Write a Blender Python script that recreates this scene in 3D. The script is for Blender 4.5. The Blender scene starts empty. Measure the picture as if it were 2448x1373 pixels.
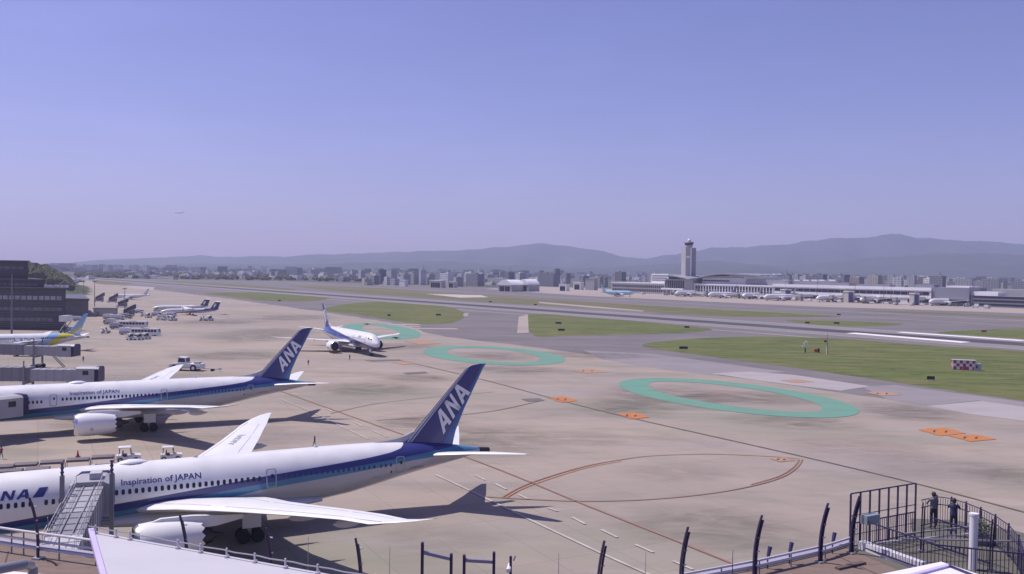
import bpy, bmesh, math, random
from mathutils import Matrix, Vector
R = math.radians
random.seed(7)
sc = bpy.context.scene

# ---------------------------------------------------------------- camera
W, H, FPX, HORY, CAMH, ROLL = 2448.0, 1373.0, 2122.8, 644.5, 28.75, 0.0145
PITCH = math.atan2(H / 2 - HORY, FPX)
cd = bpy.data.cameras.new('camera')
cam = bpy.data.objects.new('camera', cd)
sc.collection.objects.link(cam)
cd.sensor_width = 36.0
cd.lens = FPX / W * 36.0
cd.clip_start = 0.1
cd.clip_end = 60000.0
cam.matrix_world = (Matrix.Translation((0, 0, CAMH)) @ Matrix.Rotation(math.pi / 2 - PITCH, 4, 'X')
                    @ Matrix.Rotation(ROLL, 4, 'Z'))
sc.camera = cam

# ---------------------------------------------------------------- world, sun, exposure
SUNV = Vector((-0.521, 0.173, 1.0)).normalized()          # towards the sun
ELEV = math.asin(SUNV.z)
wd = bpy.data.worlds.new('World')
sc.world = wd
wd.use_nodes = True
nt = wd.node_tree
sky = nt.nodes.new('ShaderNodeTexSky')
sky.sky_type = 'NISHITA'
sky.sun_disc = False
sky.sun_elevation = ELEV
sky.sun_rotation = math.atan2(SUNV.x, SUNV.y)
sky.air_density = 1.0
sky.dust_density = 0.9
sky.ozone_density = 2.2
tint = nt.nodes.new('ShaderNodeMix')
tint.data_type = 'RGBA'
tint.blend_type = 'MULTIPLY'
tint.inputs['Factor'].default_value = 1.0
tint.inputs['B'].default_value = (1.11, 0.91, 1.40, 1)
nt.links.new(sky.outputs[0], tint.inputs['A'])
# faint thin cirrus all round
tcw = nt.nodes.new('ShaderNodeTexCoord')
mpw = nt.nodes.new('ShaderNodeMapping')
mpw.inputs['Scale'].default_value = (3.0, 3.0, 14.0)
nt.links.new(tcw.outputs['Generated'], mpw.inputs[0])
nzw = nt.nodes.new('ShaderNodeTexNoise')
nzw.inputs['Scale'].default_value = 2.2
nzw.inputs['Detail'].default_value = 7
nzw.inputs['Roughness'].default_value = 0.6
nt.links.new(mpw.outputs[0], nzw.inputs['Vector'])
mrw = nt.nodes.new('ShaderNodeMapRange')
mrw.inputs[1].default_value = 0.48
mrw.inputs[2].default_value = 0.80
mrw.inputs[3].default_value = 1.0
mrw.inputs[4].default_value = 1.07
nt.links.new(nzw.outputs[0], mrw.inputs[0])
scw = nt.nodes.new('ShaderNodeVectorMath')
scw.operation = 'SCALE'
nt.links.new(tint.outputs['Result'], scw.inputs[0])
nt.links.new(mrw.outputs[0], scw.inputs['Scale'])
bg = nt.nodes['Background']
nt.links.new(scw.outputs[0], bg.inputs[0])
bg.inputs[1].default_value = 0.0695
sl = bpy.data.lights.new('sun', 'SUN')
sl.energy = 3.8
sl.angle = R(0.53)
sl.color = (1.0, 0.93, 0.85)
sun = bpy.data.objects.new('sun', sl)
sc.collection.objects.link(sun)
sun.rotation_euler = SUNV.to_track_quat('Z', 'Y').to_euler()
sun.location = (-100, 0, 200)
sc.view_settings.view_transform = 'Standard'
sc.view_settings.look = 'None'
sc.view_settings.exposure = 0.31
sc.view_settings.gamma = 1.0
sc.render.engine = 'CYCLES'
sc.cycles.use_denoising = True
sc.cycles.max_bounces = 6
sc.cycles.transparent_max_bounces = 48
sc.cycles.volume_bounces = 1
sc.cycles.volume_step_rate = 4.0


# ---------------------------------------------------------------- projection of the site survey (photo pixel -> ground metres)
def ray(px, py):
    dx, dy = px - W / 2, py - H / 2
    ux = dx * math.cos(ROLL) + dy * math.sin(ROLL)
    uy = -dx * math.sin(ROLL) + dy * math.cos(ROLL)
    u = -uy / FPX
    return Vector((ux / FPX, math.cos(PITCH) + u * math.sin(PITCH), -math.sin(PITCH) + u * math.cos(PITCH)))


def at(px, py, z=0.0):
    d = ray(px, py)
    t = (z - CAMH) / d.z
    return Vector((d.x * t, d.y * t, z))


def atY(px, py, Y):
    d = ray(px, py)
    t = Y / d.y
    return Vector((d.x * t, Y, CAMH + d.z * t))


# ---------------------------------------------------------------- materials
MATS = {}


def pm(name, rgb, rough=0.6, metal=0.0, var=0.06, scale=0.6, coat=0.0, spec=0.5, alpha=None, stretch=None):
    if name in MATS:
        return MATS[name]
    m = bpy.data.materials.new(name)
    m.use_nodes = True
    n = m.node_tree.nodes
    b = n['Principled BSDF']
    b.inputs['Roughness'].default_value = rough
    b.inputs['Metallic'].default_value = metal
    b.inputs['Specular IOR Level'].default_value = spec
    if coat:
        b.inputs['Coat Weight'].default_value = coat
        b.inputs['Coat Roughness'].default_value = 0.12
    if alpha is not None:
        b.inputs['Alpha'].default_value = alpha
    tc = n.new('ShaderNodeTexCoord')
    nz = n.new('ShaderNodeTexNoise')
    nz.inputs['Scale'].default_value = scale
    nz.inputs['Detail'].default_value = 5
    if stretch:
        mp = n.new('ShaderNodeMapping')
        mp.inputs['Scale'].default_value = stretch
        m.node_tree.links.new(tc.outputs['Object'], mp.inputs[0])
        m.node_tree.links.new(mp.outputs[0], nz.inputs['Vector'])
    else:
        m.node_tree.links.new(tc.outputs['Object'], nz.inputs['Vector'])
    cr = n.new('ShaderNodeValToRGB')
    cr.color_ramp.elements[0].position = 0.3
    cr.color_ramp.elements[1].position = 0.7
    cr.color_ramp.elements[0].color = [max(0, c * (1 - var)) for c in rgb] + [1]
    cr.color_ramp.elements[1].color = [min(1, c * (1 + var)) for c in rgb] + [1]
    m.node_tree.links.new(nz.outputs[0], cr.inputs[0])
    m.node_tree.links.new(cr.outputs[0], b.inputs['Base Color'])
    MATS[name] = m
    return m


def ground_mat(name, layers, base, rough=0.9, slab=None, bump=0.0):
    """layers: (scale, (sx,sy), rotation, lo, hi, colour, factor) noise blotches over the base colour"""
    m = bpy.data.materials.new(name)
    m.use_nodes = True
    n, l = m.node_tree.nodes, m.node_tree.links
    b = n['Principled BSDF']
    b.inputs['Roughness'].default_value = rough
    b.inputs['Specular IOR Level'].default_value = 0.2
    tc = n.new('ShaderNodeTexCoord')
    cur = None
    for (scl, (sx, sy), rot, lo, hi, col, fac) in layers:
        mp = n.new('ShaderNodeMapping')
        mp.inputs['Rotation'].default_value = (0, 0, rot)
        mp.inputs['Scale'].default_value = (scl * sx, scl * sy, scl)
        mp.inputs['Location'].default_value = (random.uniform(-50, 50), random.uniform(-50, 50), 0)
        l.new(tc.outputs['Object'], mp.inputs[0])
        nz = n.new('ShaderNodeTexNoise')
        nz.inputs['Scale'].default_value = 1.0
        nz.inputs['Detail'].default_value = 6
        nz.inputs['Roughness'].default_value = 0.62
        l.new(mp.outputs[0], nz.inputs['Vector'])
        mr = n.new('ShaderNodeMapRange')
        mr.inputs[1].default_value = lo
        mr.inputs[2].default_value = hi
        mr.inputs[4].default_value = fac
        l.new(nz.outputs[0], mr.inputs[0])
        mx = n.new('ShaderNodeMix')
        mx.data_type = 'RGBA'
        l.new(mr.outputs[0], mx.inputs['Factor'])
        if cur is None:
            mx.inputs['A'].default_value = (*base, 1)
        else:
            l.new(cur, mx.inputs['A'])
        mx.inputs['B'].default_value = (*col, 1)
        cur = mx.outputs['Result']
    if slab:
        size, rot, col, fac = slab
        mp = n.new('ShaderNodeMapping')
        mp.inputs['Rotation'].default_value = (0, 0, rot)
        l.new(tc.outputs['Object'], mp.inputs[0])
        br = n.new('ShaderNodeTexBrick')
        br.offset = 0.0
        br.inputs['Scale'].default_value = 1.0
        br.inputs['Brick Width'].default_value = size
        br.inputs['Row Height'].default_value = size
        br.inputs['Mortar Size'].default_value = 0.06
        br.inputs['Color1'].default_value = (0, 0, 0, 1)
        br.inputs['Color2'].default_value = (0.22, 0.22, 0.22, 1)
        br.inputs['Mortar'].default_value = (1, 1, 1, 1)
        l.new(mp.outputs[0], br.inputs['Vector'])
        mlt = n.new('ShaderNodeMath')
        mlt.operation = 'MULTIPLY'
        mlt.inputs[1].default_value = fac
        l.new(br.outputs['Color'], mlt.inputs[0])
        mx = n.new('ShaderNodeMix')
        mx.data_type = 'RGBA'
        l.new(mlt.outputs[0], mx.inputs['Factor'])
        l.new(cur, mx.inputs['A'])
        mx.inputs['B'].default_value = (*col, 1)
        cur = mx.outputs['Result']
    l.new(cur, b.inputs['Base Color'])
    if bump:
        nz = n.new('ShaderNodeTexNoise')
        nz.inputs['Scale'].default_value = 1.5
        nz.inputs['Detail'].default_value = 6
        l.new(tc.outputs['Object'], nz.inputs['Vector'])
        bp = n.new('ShaderNodeBump')
        bp.inputs['Strength'].default_value = bump
        bp.inputs['Distance'].default_value = 0.3
        l.new(nz.outputs[0], bp.inputs['Height'])
        l.new(bp.outputs[0], b.inputs['Normal'])
    return m


def curve_node(nt_, pts, xin, xmax, vmax):
    """piecewise linear function of a 0..xmax value, given as points"""
    n, l = nt_.nodes, nt_.links
    dv = n.new('ShaderNodeMath')
    dv.operation = 'DIVIDE'
    dv.use_clamp = True
    dv.inputs[1].default_value = xmax
    l.new(xin, dv.inputs[0])
    cr = n.new('ShaderNodeValToRGB')
    el = cr.color_ramp.elements
    while len(el) > 1:
        el.remove(el[-1])
    for i, (x, v) in enumerate(pts):
        e = el[0] if i == 0 else el.new(min(1, max(0, x / xmax)))
        e.position = min(1, max(0, x / xmax))
        g = min(1.0, max(0.0, v / vmax))
        e.color = (g, g, g, 1)
    l.new(dv.outputs[0], cr.inputs[0])
    ml = n.new('ShaderNodeMath')
    ml.operation = 'MULTIPLY'
    ml.inputs[1].default_value = vmax
    sep = n.new('ShaderNodeSeparateColor')
    l.new(cr.outputs[0], sep.inputs[0])
    l.new(sep.outputs[0], ml.inputs[0])
    return ml.outputs[0]


def livery(name, s0, L, top, bands, kz=1.0, rough=0.28):
    """fuselage paint: colour `top`, then below each boundary curve (s,z) the band's colour"""
    m = bpy.data.materials.new(name)
    m.use_nodes = True
    n, l = m.node_tree.nodes, m.node_tree.links
    b = n['Principled BSDF']
    b.inputs['Roughness'].default_value = rough
    b.inputs['Coat Weight'].default_value = 0.25
    b.inputs['Coat Roughness'].default_value = 0.1
    tc = n.new('ShaderNodeTexCoord')
    sp = n.new('ShaderNodeSeparateXYZ')
    l.new(tc.outputs['Object'], sp.inputs[0])
    ad = n.new('ShaderNodeMath')
    ad.inputs[1].default_value = s0
    l.new(sp.outputs[0], ad.inputs[0])
    nz = n.new('ShaderNodeTexNoise')
    nz.inputs['Scale'].default_value = 0.5
    nz.inputs['Detail'].default_value = 6
    l.new(tc.outputs['Object'], nz.inputs['Vector'])
    cur = None
    for pts, col in bands:
        f = curve_node(m.node_tree, [(s * L, z * kz) for s, z in pts], ad.outputs[0], L, 20.0)
        lt = n.new('ShaderNodeMath')
        lt.operation = 'LESS_THAN'
        l.new(sp.outputs[2], lt.inputs[0])
        l.new(f, lt.inputs[1])
        mx = n.new('ShaderNodeMix')
        mx.data_type = 'RGBA'
        l.new(lt.outputs[0], mx.inputs['Factor'])
        if cur is None:
            mx.inputs['A'].default_value = (*top, 1)
        else:
            l.new(cur, mx.inputs['A'])
        mx.inputs['B'].default_value = (*col, 1)
        cur = mx.outputs['Result']
    if cur is None:
        b.inputs['Base Color'].default_value = (*top, 1)
        return m
    # faint grime
    mr = n.new('ShaderNodeMapRange')
    mr.inputs[1].default_value = 0.35
    mr.inputs[2].default_value = 0.75
    mr.inputs[3].default_value = 1.0
    mr.inputs[4].default_value = 0.88
    l.new(nz.outputs[0], mr.inputs[0])
    mu = n.new('ShaderNodeVectorMath')
    mu.operation = 'SCALE'
    l.new(cur, mu.inputs[0])
    l.new(mr.outputs[0], mu.inputs['Scale'])
    l.new(mu.outputs[0], b.inputs['Base Color'])
    return m


def fin_mat(name, le, te, stops, s0, rough=0.3):
    """le/te: ((s,z),(s,z)) edges; stops: chord fraction -> colour (constant)"""
    m = bpy.data.materials.new(name)
    m.use_nodes = True
    n, l = m.node_tree.nodes, m.node_tree.links
    b = n['Principled BSDF']
    b.inputs['Roughness'].default_value = rough
    b.inputs['Coat Weight'].default_value = 0.2
    tc = n.new('ShaderNodeTexCoord')
    sp = n.new('ShaderNodeSeparateXYZ')
    l.new(tc.outputs['Object'], sp.inputs[0])

    def lin(e):
        (sa, za), (sb, zb) = e
        k = (sb - sa) / (zb - za)
        a = n.new('ShaderNodeMath')
        a.operation = 'MULTIPLY_ADD'
        l.new(sp.outputs[2], a.inputs[0])
        a.inputs[1].default_value = k
        a.inputs[2].default_value = sa - k * za - s0
        return a.outputs[0]
    mr = n.new('ShaderNodeMapRange')
    l.new(sp.outputs[0], mr.inputs[0])
    l.new(lin(le), mr.inputs[1])
    l.new(lin(te), mr.inputs[2])
    cr = n.new('ShaderNodeValToRGB')
    cr.color_ramp.interpolation = 'CONSTANT'
    el = cr.color_ramp.elements
    el.remove(el[-1])
    for i, (p, c) in enumerate(stops):
        e = el[0] if i == 0 else el.new(p)
        e.position = p
        e.color = (*c, 1)
    l.new(mr.outputs[0], cr.inputs[0])
    l.new(cr.outputs[0], b.inputs['Base Color'])
    return m


# ---------------------------------------------------------------- mesh builder
class MB:
    def __init__(self):
        self.v, self.f, self.m = [], [], []

    def add(self, vs, fs, mi=0):
        o = len(self.v)
        self.v += [tuple(p) for p in vs]
        for q in fs:
            self.f.append([i + o for i in q])
            self.m.append(mi)
        return self

    def box(self, c, s, rz=0.0, mi=0, rot=None):
        x, y, z = s[0] / 2, s[1] / 2, s[2] / 2
        P = [(-x, -y, -z), (x, -y, -z), (x, y, -z), (-x, y, -z), (-x, -y, z), (x, -y, z), (x, y, z), (-x, y, z)]
        M = rot if rot is not None else Matrix.Rotation(rz, 3, 'Z')
        c = Vector(c)
        return self.add([M @ Vector(p) + c for p in P],
                        [(0, 3, 2, 1), (4, 5, 6, 7), (0, 1, 5, 4), (1, 2, 6, 5), (2, 3, 7, 6), (3, 0, 4, 7)], mi)

    def bar(self, a, b, w, h=None, mi=0):
        a, b = Vector(a), Vector(b)
        d = b - a
        q = d.to_track_quat('X', 'Z').to_matrix()
        return self.box((a + b) / 2, (d.length, w, h or w), mi=mi, rot=q)

    def rings(self, rs, mi=0, caps=True, closed=True):
        n = len(rs[0])
        vs = [p for r in rs for p in r]
        fs = []
        for i in range(len(rs) - 1):
            for j in range(n if closed else n - 1):
                k = (j + 1) % n
                fs.append((i * n + j, i * n + k, (i + 1) * n + k, (i + 1) * n + j))
        if caps:
            fs.append(tuple(range(n - 1, -1, -1)))
            fs.append(tuple(range((len(rs) - 1) * n, len(rs) * n)))
        return self.add(vs, fs, mi)

    def cyl(self, a, b, r0, r1=None, n=10, mi=0, caps=True):
        return self.tube([a, b], [r0, r0 if r1 is None else r1], n, mi, caps)

    def tube(self, path, r, n=8, mi=0, caps=True):
        P = [Vector(p) for p in path]
        rr = r if isinstance(r, (list, tuple)) else [r] * len(P)
        rs = []
        for i, p in enumerate(P):
            d = (P[min(i + 1, len(P) - 1)] - P[max(i - 1, 0)]).normalized()
            up = Vector((0, 0, 1)) if abs(d.z) < 0.95 else Vector((1, 0, 0))
            a = d.cross(up).normalized()
            b = a.cross(d).normalized()
            rs.append([p + (a * math.cos(2 * math.pi * j / n) + b * math.sin(2 * math.pi * j / n)) * rr[i] for j in range(n)])
        return self.rings(rs, mi, caps)

    def prism(self, prof, y0, y1, mi=0):
        """closed profile in x,z extruded along y"""
        return self.rings([[(x, y0, z) for x, z in prof], [(x, y1, z) for x, z in prof]], mi)

    def slab(self, poly, z0, z1, mi=0):
        return self.rings([[(p[0], p[1], z0) for p in poly], [(p[0], p[1], z1) for p in poly]], mi)

    def mesh(self, name, mats, smooth=False):
        me = bpy.data.meshes.new(name)
        me.from_pydata(self.v, [], self.f)
        for m in (mats if isinstance(mats, (list, tuple)) else [mats]):
            me.materials.append(m)
        me.polygons.foreach_set('material_index', self.m)
        if smooth:
            me.polygons.foreach_set('use_smooth', [True] * len(self.f))
        bm = bmesh.new()
        bm.from_mesh(me)
        bmesh.ops.recalc_face_normals(bm, faces=bm.faces)
        bm.to_mesh(me)
        bm.free()
        if smooth:
            me.set_sharp_from_angle(angle=R(40))
        return me

    def build(self, name, mats, parent=None, smooth=False, kind=None):
        return link(name, self.mesh(name, mats, smooth), parent, kind)


def link(name, me, parent=None, kind=None, loc=None, rz=None):
    o = bpy.data.objects.new(name, me)
    sc.collection.objects.link(o)
    if parent:
        o.parent = parent
    if kind:
        o['kind'] = kind
    if loc is not None:
        o.location = loc
    if rz is not None:
        o.rotation_euler = (0, 0, rz)
    return o


def tag(o, label, cat, group=None):
    o['label'] = label
    o['category'] = cat
    if group:
        o['group'] = group
    return o


def thing(name, label, cat, loc=(0, 0, 0), rz=0.0, group=None):
    o = bpy.data.objects.new(name, None)
    sc.collection.objects.link(o)
    o.empty_display_size = 0.5
    o.location = loc
    o.rotation_euler = (0, 0, rz)
    return tag(o, label, cat, group)


def copy_tree(o, parent=None):
    c = o.copy()
    sc.collection.objects.link(c)
    c.parent = parent
    for ch in list(o.children):
        copy_tree(ch, c)
    return c


def struct(name, mb, mats, parent=None, smooth=False):
    o = mb.build(name, mats, parent, smooth)
    if parent is None:
        o['kind'] = 'structure'
    return o


def sheet(name, poly, z, mat, parent=None):
    mb = MB()
    mb.add([(p[0], p[1], z) for p in poly], [tuple(range(len(poly)))])
    o = struct(name, mb, mat, parent)
    me = o.data
    if me.polygons[0].normal.z < 0:
        me.flip_normals()
    return o


def strip(name, pts, w, z, mat, parent):
    """painted line of width w along ground points"""
    P = [Vector((p[0], p[1], 0)) for p in pts]
    vs, fs = [], []
    for i, p in enumerate(P):
        d = (P[min(i + 1, len(P) - 1)] - P[max(i - 1, 0)]).normalized()
        nrm = Vector((-d.y, d.x, 0)) * w / 2
        vs += [(*(p + nrm).xy, z), (*(p - nrm).xy, z)]
    for i in range(len(P) - 1):
        fs.append((2 * i, 2 * i + 1, 2 * i + 3, 2 * i + 2))
    mb = MB()
    mb.add(vs, fs)
    return mb.build(name, mat, parent)


def text_mesh(txt, shear=0.0, bold=0.0):
    """outline mesh of a text in the built-in font, as (verts, faces) with unit cap height"""
    cu = bpy.data.curves.new('lettering', 'FONT')
    cu.body = txt
    cu.shear = shear
    cu.offset = bold
    cu.resolution_u = 3
    o = bpy.data.objects.new('lettering', cu)
    sc.collection.objects.link(o)
    bpy.context.view_layer.update()
    dg = bpy.context.evaluated_depsgraph_get()
    me = bpy.data.meshes.new_from_object(o.evaluated_get(dg))
    v = [(p.co.x, p.co.y) for p in me.vertices]
    f = [tuple(p.vertices) for p in me.polygons]
    bpy.data.objects.remove(o)
    bpy.data.curves.remove(cu)
    bpy.data.meshes.remove(me)
    xs = [p[0] for p in v]
    ys = [p[1] for p in v]
    x0, x1 = min(xs), max(xs)
    return [((x - x0) / (x1 - x0), y) for x, y in v], f

# ================================================================ THE GROUND
def px(*pts):
    return [at(*p) for p in pts]


def ragged(P, seed=1, amp=0.7, step=7.0):
    """a ground outline with worn, slightly wandering edges"""
    rg_ = random.Random(seed)
    out = []
    for a_, b_ in zip(P, P[1:] + P[:1]):
        a_, b_ = Vector((a_[0], a_[1], 0)), Vector((b_[0], b_[1], 0))
        n_ = max(1, min(60, int((b_ - a_).length / step)))
        d_ = (b_ - a_).normalized()
        q_ = Vector((-d_.y, d_.x, 0))
        for k_ in range(n_):
            out.append(a_.lerp(b_, k_ / n_) + q_ * rg_.uniform(-amp, amp))
    return out


RW0, RW1 = at(540, 688.4), at(2330, 815)
RD = (RW1 - RW0).normalized()                      # runway direction, towards the camera's right
RN = Vector((-RD.y, RD.x, 0))                      # across, away from the camera
RA = math.atan2(RD.y, RD.x)

concrete = ground_mat('apron_concrete', [
    (0.008, (1, 2.2), -RA, 0.40, 0.62, (0.286, 0.247, 0.226), 0.9),
    (0.014, (1, 2.0), 0.25, 0.50, 0.68, (0.251, 0.240, 0.195), 0.9),
    (0.020, (1, 2.6), -0.45, 0.54, 0.72, (0.315, 0.280, 0.281), 0.8),
    (0.035, (1, 2.2), -0.35, 0.52, 0.74, (0.193, 0.173, 0.153), 0.65),
    (0.045, (0.8, 2.2), 0.12, 0.53, 0.72, (0.198, 0.187, 0.161), 0.6),
    (0.016, (0.5, 4.0), 0.75, 0.55, 0.70, (0.216, 0.193, 0.172), 0.5),
    (0.30, (1, 1), 0.3, 0.50, 0.80, (0.286, 0.233, 0.209), 0.6),
    (2.5, (1, 1), 0.0, 0.50, 0.80, (0.251, 0.228, 0.209), 0.5),
    (0.020, (1, 5), -RA, 0.58, 0.75, (0.414, 0.350, 0.303), 0.7),
], (0.356, 0.294, 0.249), slab=(7.5, -0.49, (0.152, 0.135, 0.119), 0.42))
asphalt = ground_mat('taxiway_asphalt', [
    (0.012, (1, 3), -RA, 0.42, 0.68, (0.132, 0.121, 0.128), 0.9),
    (0.05, (1, 5), -RA, 0.50, 0.72, (0.097, 0.091, 0.097), 0.7),
    (0.4, (1, 1), 0.0, 0.50, 0.80, (0.194, 0.175, 0.175), 0.4),
], (0.183, 0.165, 0.172))
grass = ground_mat('airfield_turf', [
    (0.012, (1, 3.5), -RA, 0.42, 0.60, (0.154, 0.144, 0.058), 0.95),
    (0.030, (1, 6), -RA, 0.48, 0.64, (0.060, 0.092, 0.022), 0.9),
    (0.07, (1, 2.5), -RA, 0.50, 0.66, (0.062, 0.085, 0.025), 0.9),
    (0.45, (1, 1), 0.0, 0.48, 0.72, (0.154, 0.151, 0.062), 0.7),
    (0.040, (1, 8), -RA, 0.56, 0.66, (0.210, 0.190, 0.103), 0.75),
], (0.100, 0.128, 0.034), bump=0.5)
dry_grass = ground_mat('dry_turf', [
    (0.015, (1, 4), -RA, 0.42, 0.64, (0.172, 0.149, 0.093), 0.9),
    (0.06, (1, 2), -RA, 0.52, 0.72, (0.105, 0.103, 0.047), 0.7),
], (0.124, 0.120, 0.057))
far_apron = ground_mat('far_concrete', [
    (0.010, (1, 3), -RA, 0.45, 0.66, (0.296, 0.248, 0.224), 0.9),
    (0.05, (1, 4), -RA, 0.56, 0.74, (0.200, 0.180, 0.168), 0.5),
], (0.344, 0.296, 0.268))
land = ground_mat('outer_land', [
    (0.002, (1, 1), 0.3, 0.40, 0.66, (0.10, 0.11, 0.06), 0.9),
    (0.01, (1, 1), 0.0, 0.48, 0.72, (0.11, 0.11, 0.105), 0.7),
], (0.075, 0.080, 0.066))
runway_m = ground_mat('runway_asphalt', [
    (0.02, (1, 8), -RA, 0.45, 0.68, (0.188, 0.172, 0.180), 0.8),
    (0.5, (1, 1), 0, 0.52, 0.8, (0.192, 0.180, 0.184), 0.4),
], (0.228, 0.210, 0.218))
rubber = ground_mat('tyre_rubber_band', [
    (0.010, (1, 10), -RA, 0.40, 0.66, (0.105, 0.098, 0.115), 0.9),
], (0.055, 0.050, 0.066))
pale_concrete = ground_mat('new_concrete', [
    (0.08, (1, 2), -RA, 0.45, 0.7, (0.301, 0.270, 0.281), 0.8)], (0.349, 0.318, 0.329))
lilac = ground_mat('worn_asphalt', [
    (0.03, (1, 2), -RA, 0.42, 0.68, (0.209, 0.190, 0.201), 0.9)], (0.255, 0.232, 0.247))
paint_green = ground_mat('green_paint', [(0.15, (1, 1), 0, 0.42, 0.72, (0.150, 0.255, 0.205), 0.9), (0.05, (1, 4), -0.4, 0.52, 0.70, (0.120, 0.215, 0.170), 0.8),
                                         (1.5, (1, 1), 0, 0.55, 0.75, (0.19, 0.215, 0.185), 0.8)], (0.125, 0.290, 0.225), slab=(7.5, -0.49, (0.16, 0.19, 0.165), 0.5))
paint_orange = ground_mat('orange_paint', [(0.5, (1, 1), 0, 0.45, 0.75, (0.368, 0.188, 0.096), 0.7)], (0.448, 0.172, 0.060))
paint_pale_orange = ground_mat('worn_orange_paint', [(0.4, (1, 1), 0, 0.42, 0.7, (0.312, 0.240, 0.200), 0.8)], (0.368, 0.216, 0.144))
paint_white = ground_mat('white_paint', [(0.3, (1, 1), 0, 0.42, 0.70, (0.33, 0.29, 0.265), 0.95)], (0.47, 0.43, 0.41))
runway_white = ground_mat('runway_white_paint', [(0.1, (1, 4), -RA, 0.45, 0.75, (0.50, 0.47, 0.48), 0.8)], (0.74, 0.71, 0.72))
paint_red = ground_mat('red_paint', [(0.2, (1, 1), 0, 0.45, 0.75, (0.265, 0.195, 0.168), 0.9)], (0.285, 0.160, 0.125))
paint_brown = ground_mat('brown_paint', [(0.2, (1, 1), 0, 0.42, 0.70, (0.225, 0.185, 0.165), 0.9)], (0.150, 0.115, 0.105))
paint_black = pm('black_paint', (0.06, 0.045, 0.045), 0.9)

G = 14000
ground = sheet('ground', [(-G, -600), (G, -600), (G, 16000), (-G, 16000)], -0.05, land)
asph = sheet('taxiway', [(-900, 40), (900, 40), (900, 700), (420, 960), (160, 1240), (-420, 1700), (-900, 1700)], 0.0, asphalt)
apron = sheet('apron', ragged(px((190, 668), (330, 688), (430, 700), (560, 716), (700, 736), (800, 750), (880, 763), (960, 777),
                          (1060, 806), (1180, 819), (1330, 838), (1450, 853), (1560, 872), (1720, 900), (1990, 935),
                          (2110, 955), (2230, 968), (2448, 1003)) +
              [(160, 120), (300, 60), (300, -60), (-330, -60), (-420, 420), (-900, 1500)], 4, 1.6, 9.0), 0.02, concrete)
# paler or bluer areas of pavement along the taxiway edge
sheet('pavement_patch', px((1395, 838), (1560, 846), (1720, 868), (1880, 890), (1700, 898), (1560, 880), (1440, 860)), 0.035, lilac, apron)
sheet('pavement_patch', px((1700, 893), (1800, 889), (1900, 897), (2080, 924), (2010, 935), (1900, 922), (1790, 907)), 0.05, pale_concrete, apron)
sheet('pavement_patch', px((2060, 925), (2140, 921), (2448, 962), (2448, 980), (2340, 958), (2215, 972), (2120, 955)), 0.035, lilac, apron)
sheet('pavement_patch', px((2214, 972), (2345, 959), (2470, 977), (2470, 1010), (2320, 991)), 0.05, pale_concrete, apron)
# turf islands
gz = 0.03


def smooth_px(pts):
    P = px(*pts)
    n_ = len(P)
    out = []
    for i in range(n_):
        p0, p1, p2, p3 = P[i - 1], P[i], P[(i + 1) % n_], P[(i + 2) % n_]
        for k in range(5):
            t = k / 5
            out.append(0.5 * ((2 * p1) + (p2 - p0) * t + (2 * p0 - 5 * p1 + 4 * p2 - p3) * t * t + (3 * p1 - p0 - 3 * p2 + p3) * t ** 3))
    return out


def turf(name, pts, mat=None):
    return sheet(name, ragged(smooth_px(pts), len(pts), 0.5, 5.0), gz, mat or grass)


turf('turf', ((488, 702), (540, 709), (600, 716), (660, 720.5), (730, 721), (770, 717.5), (790, 712), (765, 706.5), (690, 701), (560, 699.5)))
turf('turf', ((360, 671), (480, 675), (600, 683), (700, 691), (672, 695.5), (560, 693), (470, 688), (400, 680)), dry_grass)
turf('turf', ((770, 741), (820, 729), (880, 722.5), (960, 722), (1040, 729), (1092, 740), (1113, 752), (1106, 763), (1070, 774),
              (1000, 774.5), (930, 765), (850, 752)))
turf('turf', ((1265, 752), (1420, 761), (1560, 772), (1650, 781), (1702, 788), (1640, 796), (1500, 800), (1360, 803), (1272, 800)))
turf('turf', ((1532, 826), (1600, 815), (1700, 808), (1850, 805), (2000, 810), (2200, 825), (2500, 850), (2560, 975), (2448, 958),
              (2300, 938), (2100, 908), (1900, 880), (1700, 853), (1590, 838)))
turf('turf', ((690, 682), (900, 689), (1100, 702), (1300, 714), (1500, 727), (1750, 741), (1960, 751), (1900, 758), (1700, 756),
              (1480, 741), (1250, 728), (1000, 711), (830, 699)), dry_grass)
turf('turf', ((1500, 731), (1700, 741.5), (1900, 750), (2010, 757), (1880, 758), (1700, 752)), grass).location.z = 0.012
turf('turf', ((1880, 766), (2020, 768), (2160, 775), (2060, 781), (1960, 777)))
turf('turf', ((2240, 796), (2350, 789), (2500, 786), (2500, 814), (2330, 803)))
turf('turf', ((2050, 741), (2250, 748), (2500, 760), (2500, 764), (2250, 752), (2120, 747)), dry_grass)
turf('turf', ((230, 668), (300, 668), (330, 673), (290, 681), (230, 678)), dry_grass)
# pale sandy strips beside the turf
sheet('pavement_patch', px((1015, 703), (1150, 706), (1168, 711), (1100, 712)), 0.06, paint_white, asph)
sheet('pavement_patch', px((1290, 722), (1400, 731), (1540, 743), (1536, 745), (1400, 735), (1286, 725)), 0.06, far_apron, asph)
sheet('pavement_patch', px((1240, 758), (1262, 752), (1264, 796), (1236, 797)), 0.05, far_apron, asph)
sheet('pavement_patch', px((1108, 750), (1120, 749), (1118, 756), (1108, 757)), 0.05, far_apron, asph)
sheet('pavement_patch', px((300, 683), (370, 687), (366, 693), (320, 690)), 0.05, pale_concrete, apron)
# the runway with its edge lines and rubber band
rc0, rc1 = RW0 - RD * 900, RW1 + RD * 500


def rstrip(name, a, b, off0, off1, z, mat, parent=None):
    return sheet(name, [a + RN * off0, b + RN * off0, b + RN * off1, a + RN * off1], z, mat, parent)


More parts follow.
